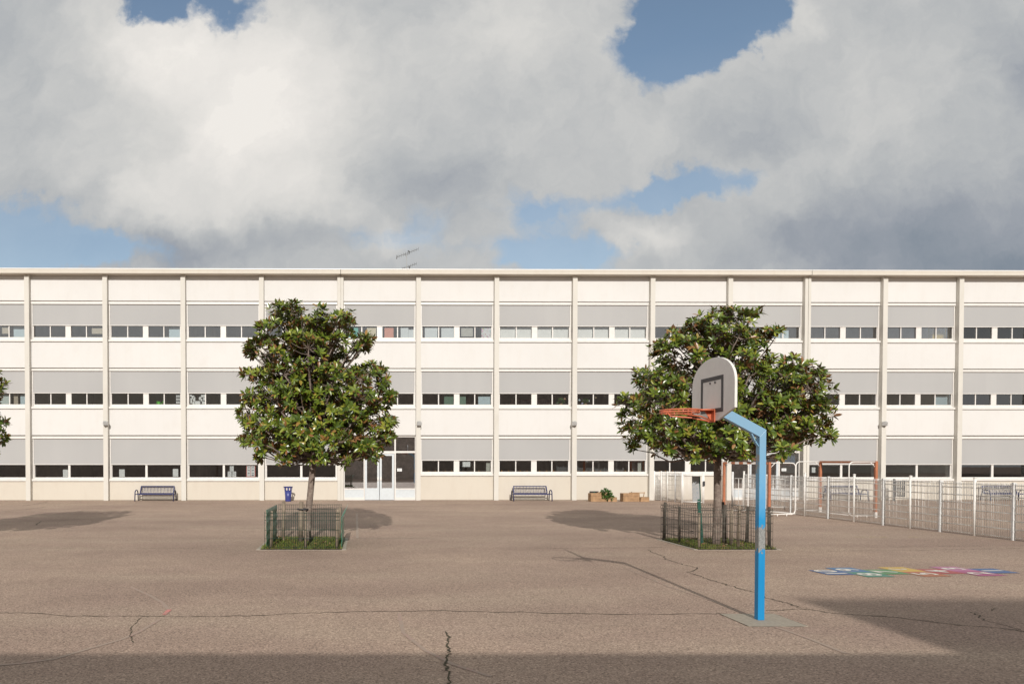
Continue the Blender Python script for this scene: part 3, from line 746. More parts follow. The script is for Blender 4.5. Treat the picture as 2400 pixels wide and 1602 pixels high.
sheet('inner_blind', (1172, 764, 1338, 794), SM('inner_blind', (.84, .84, .80)), 'cream inner blind drawn behind the top floor window above the second bench', 'blind', yo=.26, th=.012)
sheet('inner_blind', (1354, 764, 1520, 794), SM('inner_blind', (.84, .84, .80)), 'cream inner blind drawn behind the top floor window above the wooden planters', 'blind', yo=.26, th=.012)
sheet('yellow_cabinet', (2184, 764, 2230, 794), SM('cabinet_yellow', (.55, .36, .04)), 'yellow panel in the top floor window above the right floodlight', 'panel', yo=.6, th=.3)
sheet('window_curtain', (2388, 764, 2402, 794), SM('curtain_brown', (.10, .06, .04)), 'dark brown curtain at the right edge of the top floor', 'curtain', yo=.3, th=.02)
# watering can
c = FW(fx(368), .3, Z['g2b'] - .02)
t = thing('watering_can', c, 'bright green watering can in the middle floor window above the first bench', 'watering can', rz=YAW)
gm = SM('can_green', (.12, .62, .05))
mb = MB(); mb.lathe([(.0, 0), (.085, 0), (.08, .15), (.05, .18), (.0, .18)], n=14); mb.build('can_body', gm, t, local=True)
mb = MB(); mb.tube([(.07, 0, .03), (.14, 0, .08), (.2, 0, .17)], [.02, .016, .014], 8); mb.tube([(.2, 0, .17), (.23, 0, .19)], [.016, .035], 8); mb.build('spout', gm, t, local=True)
mb = MB(); mb.tube([(-.03, 0, .17), (-.1, 0, .2), (-.13, 0, .12), (-.08, 0, .05)], .011, 6); mb.build('handle', gm, t, local=True)
# pot plants and paper balls in the middle floor windows
def leafy(mb, c, n, R, L_, Wd, up=.3):
    for _ in range(n):
        d = Vector((random.gauss(0, 1), random.gauss(0, 1), random.gauss(0, .8) + up)).normalized()
        p = Vector(c) + d * R * random.random() ** .5
        s = d.cross(Vector((random.gauss(0, 1), random.gauss(0, 1), random.gauss(0, 1)))).normalized()
        mb.add([p, p + d * L_ * .5 + s * Wd, p + d * L_, p + d * L_ * .5 - s * Wd], [(0, 1, 2, 3)])
for px, R, lab in ((1320, .16, 'leafy plant in a pot at the right end of the window with the red banner'), (1378, .1, 'small pot plant under the hanging paper balls')):
    c = FW(fx(px), .36, Z['g2b'] - .03)
    t = thing('pot_plant', c, lab, 'plant', rz=YAW)
    mb = MB(); mb.lathe([(0, 0), (.06, 0), (.08, .11), (0, .11)], n=12); mb.build('pot', M['planter_wood'], t, local=True)
    mb = MB(); leafy(mb, (0, 0, .2), 70, R, .11, .03); mb.build('leaves', M['herb'], t, local=True)
for px, py, cc, nm in ((1323.5, 934.5, (.5, .3, .2), 'orange'), (1358, 937, (.55, .65, .68), 'pale blue'), (1380, 939, (.6, .62, .7), 'lilac'), (1396, 930.3, (.55, .45, .28), 'yellow'), (1417, 925.5, (.5, .4, .28), 'straw'), (1450, 932.4, (.5, .38, .28), 'beige'), (1365, 945.5, (.45, .4, .6), 'violet')):
    mb = MB(); c = FW(fx(px, -.4), .4, fz(py, -.4))
    mb.lathe([(.001, -.06), (.035, -.05), (.055, -.02), (.055, .02), (.035, .05), (.001, .06)], n=12); mb.tube([(0, 0, .06), (0, 0, Z['l2b'] - fz(py, -.4))], .003, 4)
    o = mb.build('paper_ball', SM('ball_' + nm, cc)); o.location = c
    tag(o, nm + ' paper ball hung on a thread behind the middle floor glass', 'paper ball', 'paper balls in the middle floor windows')
# orange chairs put up on tables in the ground floor rooms right of the entrance
om = SM('chair_orange', (.60, .28, .04))
def up_chair(lx, ly, z, rz):
    t = thing('school_chair', FW(lx, ly, z), 'orange school chair upturned on a table behind ground floor glass right of the entrance', 'chair', 'orange chairs on the classroom tables', rz)
    mb = MB(); mb.box(-.18, .18, -.18, .18, .0, .03); mb.build('seat', om, t, local=True)
    for a in (-.16, .16):
        for b in (-.15, .15):
            q = MB(); q.tube([(a, b, .03), (a * 1.1, b * 1.15, .42)], .016, 6); q.build('leg', om, t, local=True)
    mb = MB(); mb.box(-.17, .17, .17, .19, -.33, -.15); mb.box(-.015, .015, .165, .18, -.3, .0); mb.build('backrest', om, t, local=True)
zt = Z['g1b'] - .36
for a, b in ((7, 8), (8, 9), (9, 10), (10, 11)):
    x0, x1 = XP[a] + .4, XP[b] - .4
    t = thing('classroom_table', FW((x0 + x1) / 2, 1.15, .012), 'long classroom table carrying upturned orange chairs, %s' % {7: 'next to the entrance', 8: 'behind the second bench', 9: 'behind the wooden planters', 10: 'behind the second tree'}[a], 'table', rz=YAW)
    hh = (x1 - x0) / 2
    mb = MB(); mb.box(-hh, hh, -.3, .3, zt - .05, zt - .014); mb.build('tabletop', M['planter_wood'], t, local=True)
    for sx in (-1, 1):
        for sy in (-1, 1):
            q = MB(); q.box(sx * (hh - .08) - .02, sx * (hh - .08) + .02, sy * .25 - .02, sy * .25 + .02, 0, zt - .05); q.build('leg', M['grey_post'], t, local=True)
    n = 4
    for i in range(n): up_chair(x0 + .35 + (x1 - x0 - .7) * (i + random.uniform(-.15, .15)) / (n - 1), 1.15 - .0, zt + .0, YAW + random.uniform(-.3, .3))

# ---- floodlights on the pilasters
for px, tilt, lab in ((243.5, .5, 'grey floodlight on the pilaster above the first bench'), (982, .1, 'grey floodlight on the pilaster right of the left entrance doors'),
                      (1350, -.5, 'grey floodlight on the pilaster above the wooden planters'), (2080, -.75, 'grey floodlight on the pilaster behind the right end of the fence')):
    lx = fx(px, .3); z = fz(989, .3)
    t = thing('floodlight', FW(lx, -.2, z), lab, 'floodlight', 'floodlights on the pilasters', rz=YAW)
    mb = MB(); mb.box(-.05, .05, -.03, 0, -.06, .06); mb.tube([(0, -.02, 0), (0, -.1, -.02)], .02, 8); mb.build('bracket', M['floodlight'], t, local=True)
    mb = MB(); mb.box(-.11, .11, -.24, -.10, -.10, .06)
    for i in range(4): mb.box(-.09 + i * .05, -.075 + i * .05, -.2, -.12, .06, .10)
    h = mb.build('lamp_head', M['floodlight'], t, local=True, bevel=.01); h.rotation_euler = (.25, 0, tilt)
    mb = MB(); mb.box(-.095, .095, -.225, -.115, -.112, -.10); mb.build('lens', M['lamp_glass'], h, local=True)

# ---- roof antenna
Ya = D + 2.2
def A(x, y): return P(900 + x * .0574, 560 + y * .0574, Ya)
base = A(920, 1210); base.z = ZT
t = thing('roof_antenna', base, 'thin television antenna with two slanted booms on the flat roof', 'antenna')
mb = MB(); mb.tube([base, A(922, 640)], .022, 6); mb.tube([base + Vector((0, 0, 0)), base + Vector((.0, .0, .08))], .06, 8); mb.build('mast', M['plate'], t)
for nm, a, b, els in (('boom', A(530, 735), A(1400, 405), 11), ('boom', A(740, 1205), A(1325, 1008), 8)):
    mb = MB(); mb.tube([a, b], .011, 5)
    for i in range(els):
        p = a.lerp(b, i / (els - 1)); mb.tube([p - Vector((.02, .3, 0)), p + Vector((.02, .3, 0))], .006, 4)
    if els == 11:
        p = a.lerp(b, .58); mb.tube([p, p + Vector((-.06, 0, .09))], .03, 5)
        mb.tube([a.lerp(b, .35), A(870, 675), A(940, 640), A(1040, 600), a.lerp(b, .6)], .012, 5)
        mb.tube([a + Vector((-.02, 0, -.1)), a + Vector((.0, 0, .1))], .02, 5)
    else:
        p = a.lerp(b, .5); mb.tube([p, p + Vector((.02, 0, -.16))], .03, 5)
    mb.build(nm, M['antenna'], t)

# ------------------------------------------------------------------ benches
def make_bench():
    t = thing('park_bench', (0, 0, 0), 'navy wire mesh bench against the cream plinth, leftmost one', 'bench', 'navy benches along the school wall')
    bm = M['navy']
    mb = MB(); mb.bar((-.82, .22, .36), (.82, .22, .36), .05, .045); mb.bar((-.84, -.2, .335), (.84, -.2, .335), .05, .05)
    for i in range(9): x = -.8 + i * .2; mb.bar((x, -.2, .34), (x, .22, .36), .012, .012)
    for j in range(10): y = -.18 + j * .042; mb.bar((-.82, y, .347), (.82, y, .347), .008, .008)
    mb.build('seat', bm, t, local=True)
    mb = MB(); mb.bar((-.82, .22, .38), (-.80, .36, .70), .05, .04); mb.bar((.82, .22, .38), (.80, .36, .70), .05, .04)
    mb.bar((-.82, .365, .70), (.82, .365, .70), .05, .045)
    for i in range(1, 10): x = -.82 + i * .164; mb.bar((x, .225, .38), (x, .36, .69), .012, .012)
    for j in range(1, 8): f = j / 8; mb.bar((-.81, .22 + .14 * f, .38 + .31 * f), (.81, .22 + .14 * f, .38 + .31 * f), .006, .006)
    mb.build('backrest', bm, t, local=True)
    for s in (-1, 1):
        x = s * .93; pts = [(x, -.27, 0), (x, -.24, .36)]
        for i in range(7): a = PI * i / 6; pts.append((x, -.02 - .22 * math.cos(a), .40 + .13 * math.sin(a)))
        pts += [(x, .22, .34), (x, .26, 0)]
        mb = MB(); mb.tube(pts, .027, 8); mb.bar((x, -.24, .33), (x, .22, .33), .04, .03); mb.bar((x, -.1, .33), (s * .80, -.1, .335), .04, .03); mb.bar((x, .15, .33), (s * .80, .15, .345), .04, .03)
        mb.build('armrest', bm, t, local=True)
    return t
bench = make_bench()
spots = [(361, 1173.8, None), (1249, 1173.8, 'navy wire mesh bench under the window with the red banner, right of the entrance'),
         (1991, 1173.0, 'navy wire mesh bench behind the rust brown goal'), (2366, 1173.0, 'navy wire mesh bench partly cut by the right edge')]
for i, (px, py, lab) in enumerate(spots):
    p = G(px, py); o = bench if i == 0 else copy_tree(bench)
    o.location = (p.x, p.y + .27, 0); o.rotation_euler[2] = YAW
    if lab: o['label'] = lab
# ------------------------------------------------------------------ bins
p = G(674.5, 1174.6)
t = thing('litter_bin', (p.x, p.y + .17, 0), 'royal blue flared plastic litter bin by the wall left of the entrance', 'litter bin')
mb = MB(); mb.lathe([(0, .0), (.14, 0), (.145, .03), (.15, .2), (.175, .52), (.165, .52), (.14, .05), (0, .05)], n=20); mb.build('bin_body', M['bin_blue'], t, local=True)
mb = MB()
for i in range(8): a = 2 * PI * i / 8 + .2; mb.bar((.172 * math.cos(a), .172 * math.sin(a), .51), (.2 * math.cos(a), .2 * math.sin(a), .68), .05, .015, up=(math.cos(a), math.sin(a), 0))
mb.lathe([(.19, .655), (.205, .66), (.235, .70), (.24, .715), (.225, .715), (.19, .675), (.19, .655)], n=24); mb.build('rim', M['bin_blue'], t, local=True)
p = G(2095, 1173.5)
t = thing('slatted_bin', (p.x, p.y, 0), 'dark slatted litter bin on a post behind the white fence', 'litter bin')
mb = MB(); mb.box(-.035, .035, -.035, .035, 0, 1.08); mb.build('post', M['bin_dark'], t, local=True)
mb = MB()
for i in range(14):
    a = 2 * PI * i / 14; mb.bar((.26 + .19 * math.cos(a), -.05 + .19 * math.sin(a), .22), (.26 + .19 * math.cos(a), -.05 + .19 * math.sin(a), 1.0), .05, .012, up=(math.cos(a), math.sin(a), 0))
for z in (.25, .6, .95): mb.lathe([(.18, z), (.18, z + .03)], c=(.26, -.05, 0), n=20)
mb.lathe([(0, .24), (.17, .24)], c=(.26, -.05, 0), n=20); mb.bar((.0, -.02, .9), (.1, -.03, .9), .05, .04); mb.bar((.0, -.02, .4), (.1, -.03, .4), .05, .04)
mb.build('basket', M['bin_dark'], t, local=True)
# ------------------------------------------------------------------ planters
def planter(p0, label, plant):
    t = thing('wooden_planter', p0, label, 'planter', 'wooden planters by the wall')
    def crate(name, x0, x1, y0, y1, h):
        mb = MB(); n = max(2, round(h / .125)); dz = h / n
        for i in range(n):
            a, b = i * dz + .003, (i + 1) * dz - .003; j = random.uniform(-.004, .004)
            mb.box(x0, x1, y0 + j, y0 + .03 + j, a, b); mb.box(x0, x1, y1 - .03, y1, a, b)
            mb.box(x0 + j, x0 + .03 + j, y0 + .034, y1 - .034, a, b); mb.box(x1 - .03, x1 + j, y0 + .034, y1 - .034, a, b)
        for x in (x0 + .035, x1 - .085): mb.box(x, x + .05, y0 - .012, y0 - .004, 0.002, h - .01)
        mb.build(name, M['planter_wood'], t, local=True)
        mb = MB(); mb.box(x0 + .034, x1 - .034, y0 + .04, y1 - .036, .01, h - .06); mb.build('soil', M['soil'], t, local=True)
    crate('tall_box', -.6, .18, 0.0, .42, .40)
    crate('low_box', .2, .62, -.08, .34, .22)
    mb = MB(); mb.box(-.3, .42, -.03, .06, .41, .445); mb.bar((.2, .08, .22), (.18, .07, .44), .04, .03); mb.bar((.4, .08, .22), (.44, .07, .46), .04, .03); mb.build('loose_plank', M['planter_wood'], t, local=True)
    return t
p = G(1416, 1175.2); planter((p.x, p.y + .1, 0), 'wooden planter with a bushy green plant, in front of the dark hatch', True)
t = thing('bushy_plant', (p.x + .12, p.y + .22, .34), 'bushy green plant spilling over the left wooden planter', 'plant')
mb = MB(); leafy(mb, (0, -.1, .02), 260, .22, .12, .03); leafy(mb, (.14, -.14, -.12), 120, .17, .11, .028); mb.build('foliage', M['herb'], t, local=True)
mb = MB()
for i in range(7): a = random.uniform(0, 6.28); mb.tube([(0, 0, -.05), (.1 * math.cos(a), .1 * math.sin(a) - .05, .1)], .007, 5)
mb.build('stem', M['bark'], t, local=True)
p = G(1492, 1175.2); planter((p.x, p.y + .1, 0), 'bare wooden planter beside the start of the white fence', False)

# ------------------------------------------------------------------ basketball hoop
pc = Vector((4.964, 8.51, 0))
s0 = G(1689, 1438); s1 = G(1814, 1438); s2 = G(1897, 1467.6); s3 = G(1754, 1467.6)
sx0 = (s0.x + s3.x) / 2; sx1 = (s1.x + s2.x) / 2; sy0 = s3.y; sy1 = s0.y
mb = MB(); mb.box(sx0, sx1, sy0, sy1, -.05, .006); tag(mb.build('concrete_slab', M['slab'], bevel=.003), 'square concrete footing slab under the blue hoop post', 'slab')
mb = MB()
for a, b in (((sx0, sy0), (sx1, sy0)), ((sx1, sy0), (sx1, sy1)), ((sx0, sy1), (sx1, sy1)), ((sx0, sy0), (sx0, sy1))): ribbon(mb, [(a[0], a[1], 0), (b[0], b[1], 0)], .016, .0045, jit=.003, sub=14)
tag(mb.build('slab_joint_crack', M['crack']), kind='structure')
H = thing('basketball_hoop', (pc.x, pc.y, .006), 'weathered sky blue basketball hoop post with grey half moon backboard and orange rim', 'basketball hoop')
pw = .041
bend = Vector((pc.x, pc.y, 2.335))
mb = MB()
zb = 2.395; zi = 2.285
mb.add([(pc.x - pw, pc.y - pw, .006), (pc.x + pw, pc.y - pw, .006), (pc.x + pw, pc.y + pw, .006), (pc.x - pw, pc.y + pw, .006),
        (pc.x - pw, pc.y - pw, zi), (pc.x + pw, pc.y - pw, zb - .02), (pc.x + pw, pc.y + pw, zb - .02), (pc.x - pw, pc.y + pw, zi)],
       [(0, 3, 2, 1), (4, 5, 6, 7), (0, 1, 5, 4), (1, 2, 6, 5), (2, 3, 7, 6), (3, 0, 4, 7)])
mb.build('post', M['post_blue'], H, bevel=.004)
XB = 4.349
slope_ = .54; xe = XB + .075
def az_(x, top): return (zb - .02 if top else zi) + ((pc.x + pw) - x if top else (pc.x - pw) - x) * slope_
vs = []
for y in (pc.y - pw, pc.y + pw):
    vs += [(pc.x - pw, y, zi), (pc.x + pw, y, zb - .02), (xe, y, az_(xe, True)), (xe, y, az_(xe, False))]
mb = MB(); mb.add(vs, [(0, 1, 2, 3), (7, 6, 5, 4), (0, 4, 5, 1), (1, 5, 6, 2), (2, 6, 7, 3), (3, 7, 4, 0)])
mb.build('arm', M['post_blue'], H, bevel=.004)
mb = MB(); zc_ = (az_(xe, True) + az_(xe, False)) / 2
mb.box(XB + .032, xe - .002, pc.y - .17, pc.y + .17, zc_ - .07, zc_ + .15); mb.build('mounting_plate', M['post_blue'], H)
# curved brace
pts = []
for x, y in ((1655, 1175), (1690, 1260), (1750, 1390), (1800, 1465), (1862, 1483)):
    q = P(1500 + x * .15304, 820 + y * .15304, pc.y); pts.append(q)
mb = MB()
for a, b in zip(pts, pts[1:]): mb.bar(a, b + (b - a) * .05, .05, .012, up=(0, 0, 1))
mb.bar(pts[0] + Vector((-.02, 0, .02)), pts[0] + Vector((.03, 0, -.05)), .055, .03)
mb.build('brace', M['post_blue'], H)
# backboard outline in (y,z)
yc, hwid = 8.51, .516
out_ = [(yc - .125, 2.485), (yc + .135, 2.485)]
out_ += [(yc + hwid, 2.615), (yc + hwid, 2.925)]
out_ += [(yc + hwid * math.cos(a), 2.925 + .34 * math.sin(a) ** .92) for a in [PI * i / 24 for i in range(1, 24)]]
out_ += [(yc - hwid, 2.925), (yc - hwid, 2.615)]
n = len(out_); th = .03
mb = MB(); mb.add([(XB, y, z) for y, z in out_] + [(XB + th, y, z) for y, z in out_], [tuple(reversed(range(n))), tuple(range(n, 2 * n))])
mb.m = 1; mb.add([(XB, y, z) for y, z in out_] + [(XB + th, y, z) for y, z in out_], [(i, (i + 1) % n, n + (i + 1) % n, n + i) for i in range(n)])
bd = mb.build('backboard', [M['board'], M['board_edge']], H)
mb = MB(); y0, y1, z0, z1 = 8.245, 8.79, 2.585, 3.03; x0_, x1_ = XB - .003, XB + .001; lw = .05
mb.box(x0_, x1_, y0, y1, z1 - lw, z1); mb.box(x0_, x1_, y0, y1, z0, z0 + lw); mb.box(x0_, x1_, y0, y0 + lw, z0 + lw, z1 - lw); mb.box(x0_, x1_, y1 - lw, y1, z0 + lw, z1 - lw)
mb.build('target_square', M['board_line'], bd)
mb = MB()
for y in (8.44, 8.56):
    mb.tube([(XB - .006, y, 2.955), (XB + .002, y, 2.955)], .016, 8)
mb.build('bolt_hole', M['board_line'], bd)
ZR = 2.617; xc = 3.945; rr = .225
R_ = MB()
ring = [(xc + rr * math.cos(2 * PI * i / 40), 8.51 + rr * math.sin(2 * PI * i / 40), ZR) for i in range(40)]
R_.tube(ring, .0095, 8, closed=True); R_.tube([(x, y, z - .03) for x, y, z in ring], .007, 6, closed=True)
for i in range(0, 40, 3):
    x, y, z = ring[i]; R_.tube([(x, y, z), (x, y, z - .03), (x * .985 + xc * .015, y, z - .045)], .006, 5)
for s in (-1, 1): R_.tube([(XB - .01, 8.51 + s * .07, ZR), (xc + rr * .9, 8.51 + s * .095, ZR)], .011, 8)
rim = R_.build('rim', M['rim'], H)
R_ = MB(); R_.box(XB - .012, XB - .001, 8.43, 8.59, ZR - .15, ZR + .012); R_.box(XB - .16, XB - .012, 8.44, 8.58, ZR + .002, ZR + .011)
R_.add([(XB - .012, 8.51, ZR), (XB - .10, 8.51, ZR), (XB - .012, 8.51, ZR - .13), (XB - .012, 8.516, ZR), (XB - .10, 8.516, ZR), (XB - .012, 8.516, ZR - .13)], [(0, 1, 2), (5, 4, 3), (0, 3, 4, 1), (1, 4, 5, 2), (2, 5, 3, 0)])
R_.build('bracket', M['rim'], rim)
R_ = MB()
for s in (-1, 1): R_.tube([(XB - .015, 8.51 + s * .03, ZR - .135), (XB - .2, 8.51 + s * .13, ZR - .085), (xc - .03, 8.51 + s * .19, ZR - .06), (xc - .06, 8.51 + s * .212, ZR - .01)], .010, 6)
R_.build('brace_rod', M['rim'], rim)

# ------------------------------------------------------------------ trees
def leaf(mb, p, d, nrm, L_, Wd, droop):
    s = d.cross(nrm).normalized()
    st = (0.0, .36, .72, 1.0); wd = (.0, .95, .82, .0)
    mid = [p + d * L_ * a - nrm * droop * a * a for a in st]
    r1 = mid[1] + s * Wd * wd[1] + nrm * Wd * .22; r2 = mid[2] + s * Wd * wd[2] + nrm * Wd * .2
    l1 = mid[1] - s * Wd * wd[1] + nrm * Wd * .22; l2 = mid[2] - s * Wd * wd[2] + nrm * Wd * .2
    mb.add([mid[0], mid[1], mid[2], mid[3], r1, r2, l1, l2], [(0, 4, 1), (1, 4, 5, 2), (2, 5, 3), (0, 1, 6), (1, 2, 7, 6), (2, 3, 7)])
def rosette(mb, p, ax, n, L0):
    a0 = random.random() * 6.28
    u = ax.orthogonal().normalized(); v = ax.cross(u)
    for i in range(n):
        a = a0 + i * 2.39996; rad = u * math.cos(a) + v * math.sin(a)
        al = math.radians(random.uniform(15, 45) + 52 * (1 - i / n))
        d = (ax * math.cos(al) + rad * math.sin(al)).normalized(); nr = (ax * math.sin(al) - rad * math.cos(al)).normalized()
        L_ = L0 * random.uniform(.75, 1.2); d = (d + Vector((0, 0, -.10))).normalized()
        nr = (nr - d * nr.dot(d)).normalized()
        leaf(mb, p + d * .012, d, nr, L_, L_ * random.uniform(.17, .22), L_ * random.uniform(.0, .22))
def make_tree(name, label, base, top_px, Yc, lobes, seed, trunk_r, mid_px, dens=1.0, depth_k=.78):
    random.seed(seed)
    t = thing(name, base, label, 'tree', 'young magnolias in the yard')
    top = P(top_px[0], top_px[1], Yc); mid = P(mid_px[0], mid_px[1], (base.y + Yc) / 2)
    # lobes to world
    LB = []
    for (x, y, r) in lobes:
        c = P(x * DS, y * DS, Yc); LB.append([c, max(.07, (r - 7) * DS * Yc / F)])
    zmin = min(c.z - r for c, r in LB); zmax = max(c.z + r for c, r in LB)
    cx = sum(c.x * r for c, r in LB) / sum(r for c, r in LB)
    full = []
    for c, r in LB:
        row = [abs(q.x - cx) + rr_ for q, rr_ in LB if abs(q.z - c.z) < rr_ + .1]
        hwx = max(row); dx = c.x - cx
        dep = depth_k * math.sqrt(max(.04, hwx * hwx - dx * dx)) - r * .8
        if dep < .15: full.append((c + Vector((0, random.uniform(-.15, .15), 0)), r)); continue
        full.append((c + Vector((0, -dep * random.uniform(.55, 1.0), random.uniform(-.08, .08))), r))
        full.append((c + Vector((random.uniform(-.12, .12), dep * random.uniform(.45, 1.0), random.uniform(-.1, .1))), r))
        if dep > r * 1.3: full.append((c + Vector((0, random.uniform(-.2, .2), 0)), r))
    cc = Vector((cx, Yc, (zmin + zmax) / 2 - .2))
    tr = MB()
    pts = [base + Vector((0, 0, -.03)), base + Vector((0, 0, .25)).lerp(Vector((0, 0, .25)), 0), mid, top.lerp(mid, .35), top]
    pts[1] = base.lerp(mid, .18)
    tr.tube(pts, [trunk_r * 1.25, trunk_r * 1.02, trunk_r, trunk_r * .97, trunk_r * .93], 14)
    # leaders
    lead = [top, Vector((lerp(top.x, cx, .5) + .05, Yc + .03, lerp(top.z, zmax, .33))), Vector((cx + .02, Yc - .04, lerp(top.z, zmax, .66))), Vector((cx - .05, Yc, zmax - .35))]
    tr.tube(lead, [trunk_r * .8, trunk_r * .55, trunk_r * .36, .012], 8)
    nodes = []
    for (c, r) in full:
        f = max(0.02, min(.85, (c.z - top.z) / (zmax - top.z) - .28))
        f3 = f * 3; i = min(2, int(f3)); s_ = lead[i].lerp(lead[i + 1], f3 - i)
        m1 = s_.lerp(c, .5) + Vector((random.uniform(-.12, .12), random.uniform(-.12, .12), -.06 - .10 * (c - s_).length))
        m2 = s_.lerp(c, .8) + Vector((random.uniform(-.07, .07), random.uniform(-.07, .07), -.05))
        r0 = .012 + .028 * r / .6
        tr.tube([s_, m1, m2, c], [r0 * 1.25, r0, r0 * .7, r0 * .4], 6); nodes += [m1, m2, c, m1.lerp(m2, .5), m2.lerp(c, .5)]
    cr_ = MB()
    for (c, r) in full:
        k = max(5, int(dens * 100 * r * r + 13 * r))
        for _ in range(k):
            d = Vector((random.gauss(0, 1), random.gauss(0, 1), random.gauss(0, .9))).normalized()
            if d.z < -.3 and random.random() < .35: d.z *= -1
            rad = r * (.50 + .50 * random.random() ** .6)
            p = c + Vector((d.x, d.y, d.z * .92)) * rad
            if any((p - q).length < .52 * q_r for q, q_r in full) and random.random() < .75: continue
            ax = (d * .6 + (p - cc).normalized() * .45 + Vector((0, -.10, .60)) + Vector((random.gauss(0, .22), random.gauss(0, .22), random.gauss(0, .22)))).normalized()
            rosette(cr_, p, ax, random.randint(8, 12), random.uniform(.115, .175))
            q = min(nodes, key=lambda n_: (n_ - p).length_squared)
            tr.tube([q, q.lerp(p, .55) - ax * .03 + Vector((0, 0, -.02)), p], [.009, .007, .005], 4, cap=False)
    tr.build('trunk', M['bark'], t)
    cr_.build('crown', M['leaf'], t)
    return t
def lerp(a, b, f): return a + (b - a) * f
LEFT = [(640, 735, 42), (668, 728, 36), (700, 765, 42), (742, 768, 38), (775, 752, 40), (795, 742, 26), (735, 735, 22), (603, 750, 20), (612, 785, 24), (590, 800, 26), (625, 825, 34), (665, 800, 44), (715, 820, 46), (765, 810, 40), (820, 790, 30), (842, 784, 18), (575, 812, 14),
        (575, 858, 20), (610, 870, 34), (660, 875, 46), (715, 880, 50), (770, 875, 46), (825, 870, 38), (860, 848, 28), (875, 880, 22),
        (590, 915, 34), (640, 930, 46), (700, 940, 52), (760, 935, 50), (820, 925, 44), (870, 920, 30), (893, 905, 13), (580, 960, 36), (630, 985, 44), (690, 990, 46), (750, 985, 46), (810, 980, 44), (860, 970, 38), (890, 970, 22),
        (572, 1010, 24), (610, 1025, 32), (660, 1025, 36), (720, 1030, 34), (780, 1025, 38), (835, 1025, 38), (875, 1010, 26), (600, 1048, 16), (655, 1050, 18), (850, 1045, 20), (790, 1052, 18), (893, 1000, 14), (745, 1050, 18)]
bL = G(720, 1271.5)
make_tree('magnolia_tree', 'magnolia with stepped crown in the left cage of green panels, nearest the entrance doors', bL, (735, 1078), bL.y, LEFT, 5, .078, (725, 1180), 1.1)
RIGHT = [(1580, 750, 26), (1610, 745, 32), (1640, 730, 26), (1665, 745, 32), (1700, 735, 24), (1722, 718, 16), (1600, 780, 36), (1645, 785, 40), (1695, 780, 36), (1722, 782, 22), (1738, 772, 15), (1560, 800, 32), (1525, 790, 22), (1515, 808, 16), (1590, 825, 34), (1640, 830, 36), (1700, 825, 30), (1545, 830, 24), (1716, 800, 18),
         (1475, 858, 26), (1500, 880, 34), (1545, 885, 42), (1600, 880, 46), (1660, 880, 46), (1715, 870, 42), (1760, 845, 34), (1790, 860, 34), (1840, 860, 26), (1828, 885, 34), (1855, 900, 24), (1800, 900, 44),
         (1466, 925, 29), (1500, 935, 42), (1560, 945, 48), (1620, 945, 50), (1690, 940, 50), (1750, 935, 50), (1810, 945, 48), (1842, 940, 37), (1880, 935, 16), (1458, 955, 17), (1458, 985, 25), (1495, 990, 38), (1550, 1000, 42), (1610, 1005, 44), (1670, 1000, 44), (1730, 995, 44), (1790, 990, 42), (1832, 980, 34), (1862, 980, 22),
         (1500, 1020, 22), (1560, 1030, 26), (1620, 1035, 26), (1675, 1035, 28), (1760, 1025, 28), (1820, 1005, 28), (1590, 1040, 18), (1720, 1030, 22), (1475, 1000, 20), (1862, 1005, 14)]
bR = G(1678, 1279)
make_tree('magnolia_tree', 'wide crowned magnolia behind the basketball hoop', bR, (1682, 1070), bR.y, RIGHT, 9, .085, (1682, 1170), 1.1)
bT = Vector((-10.75, 16.3, 0))
dpx = 850 + bT.x * F / bT.y
SH = dpx - 720
make_tree('magnolia_tree', 'magnolia with only its leaf tips showing at the left edge', bT, (735 + SH, 1078), bT.y, [(x + SH / DS - 3, y, r) for x, y, r in LEFT[10:]], 21, .078, (725 + SH, 1180), .8)
random.seed(3)

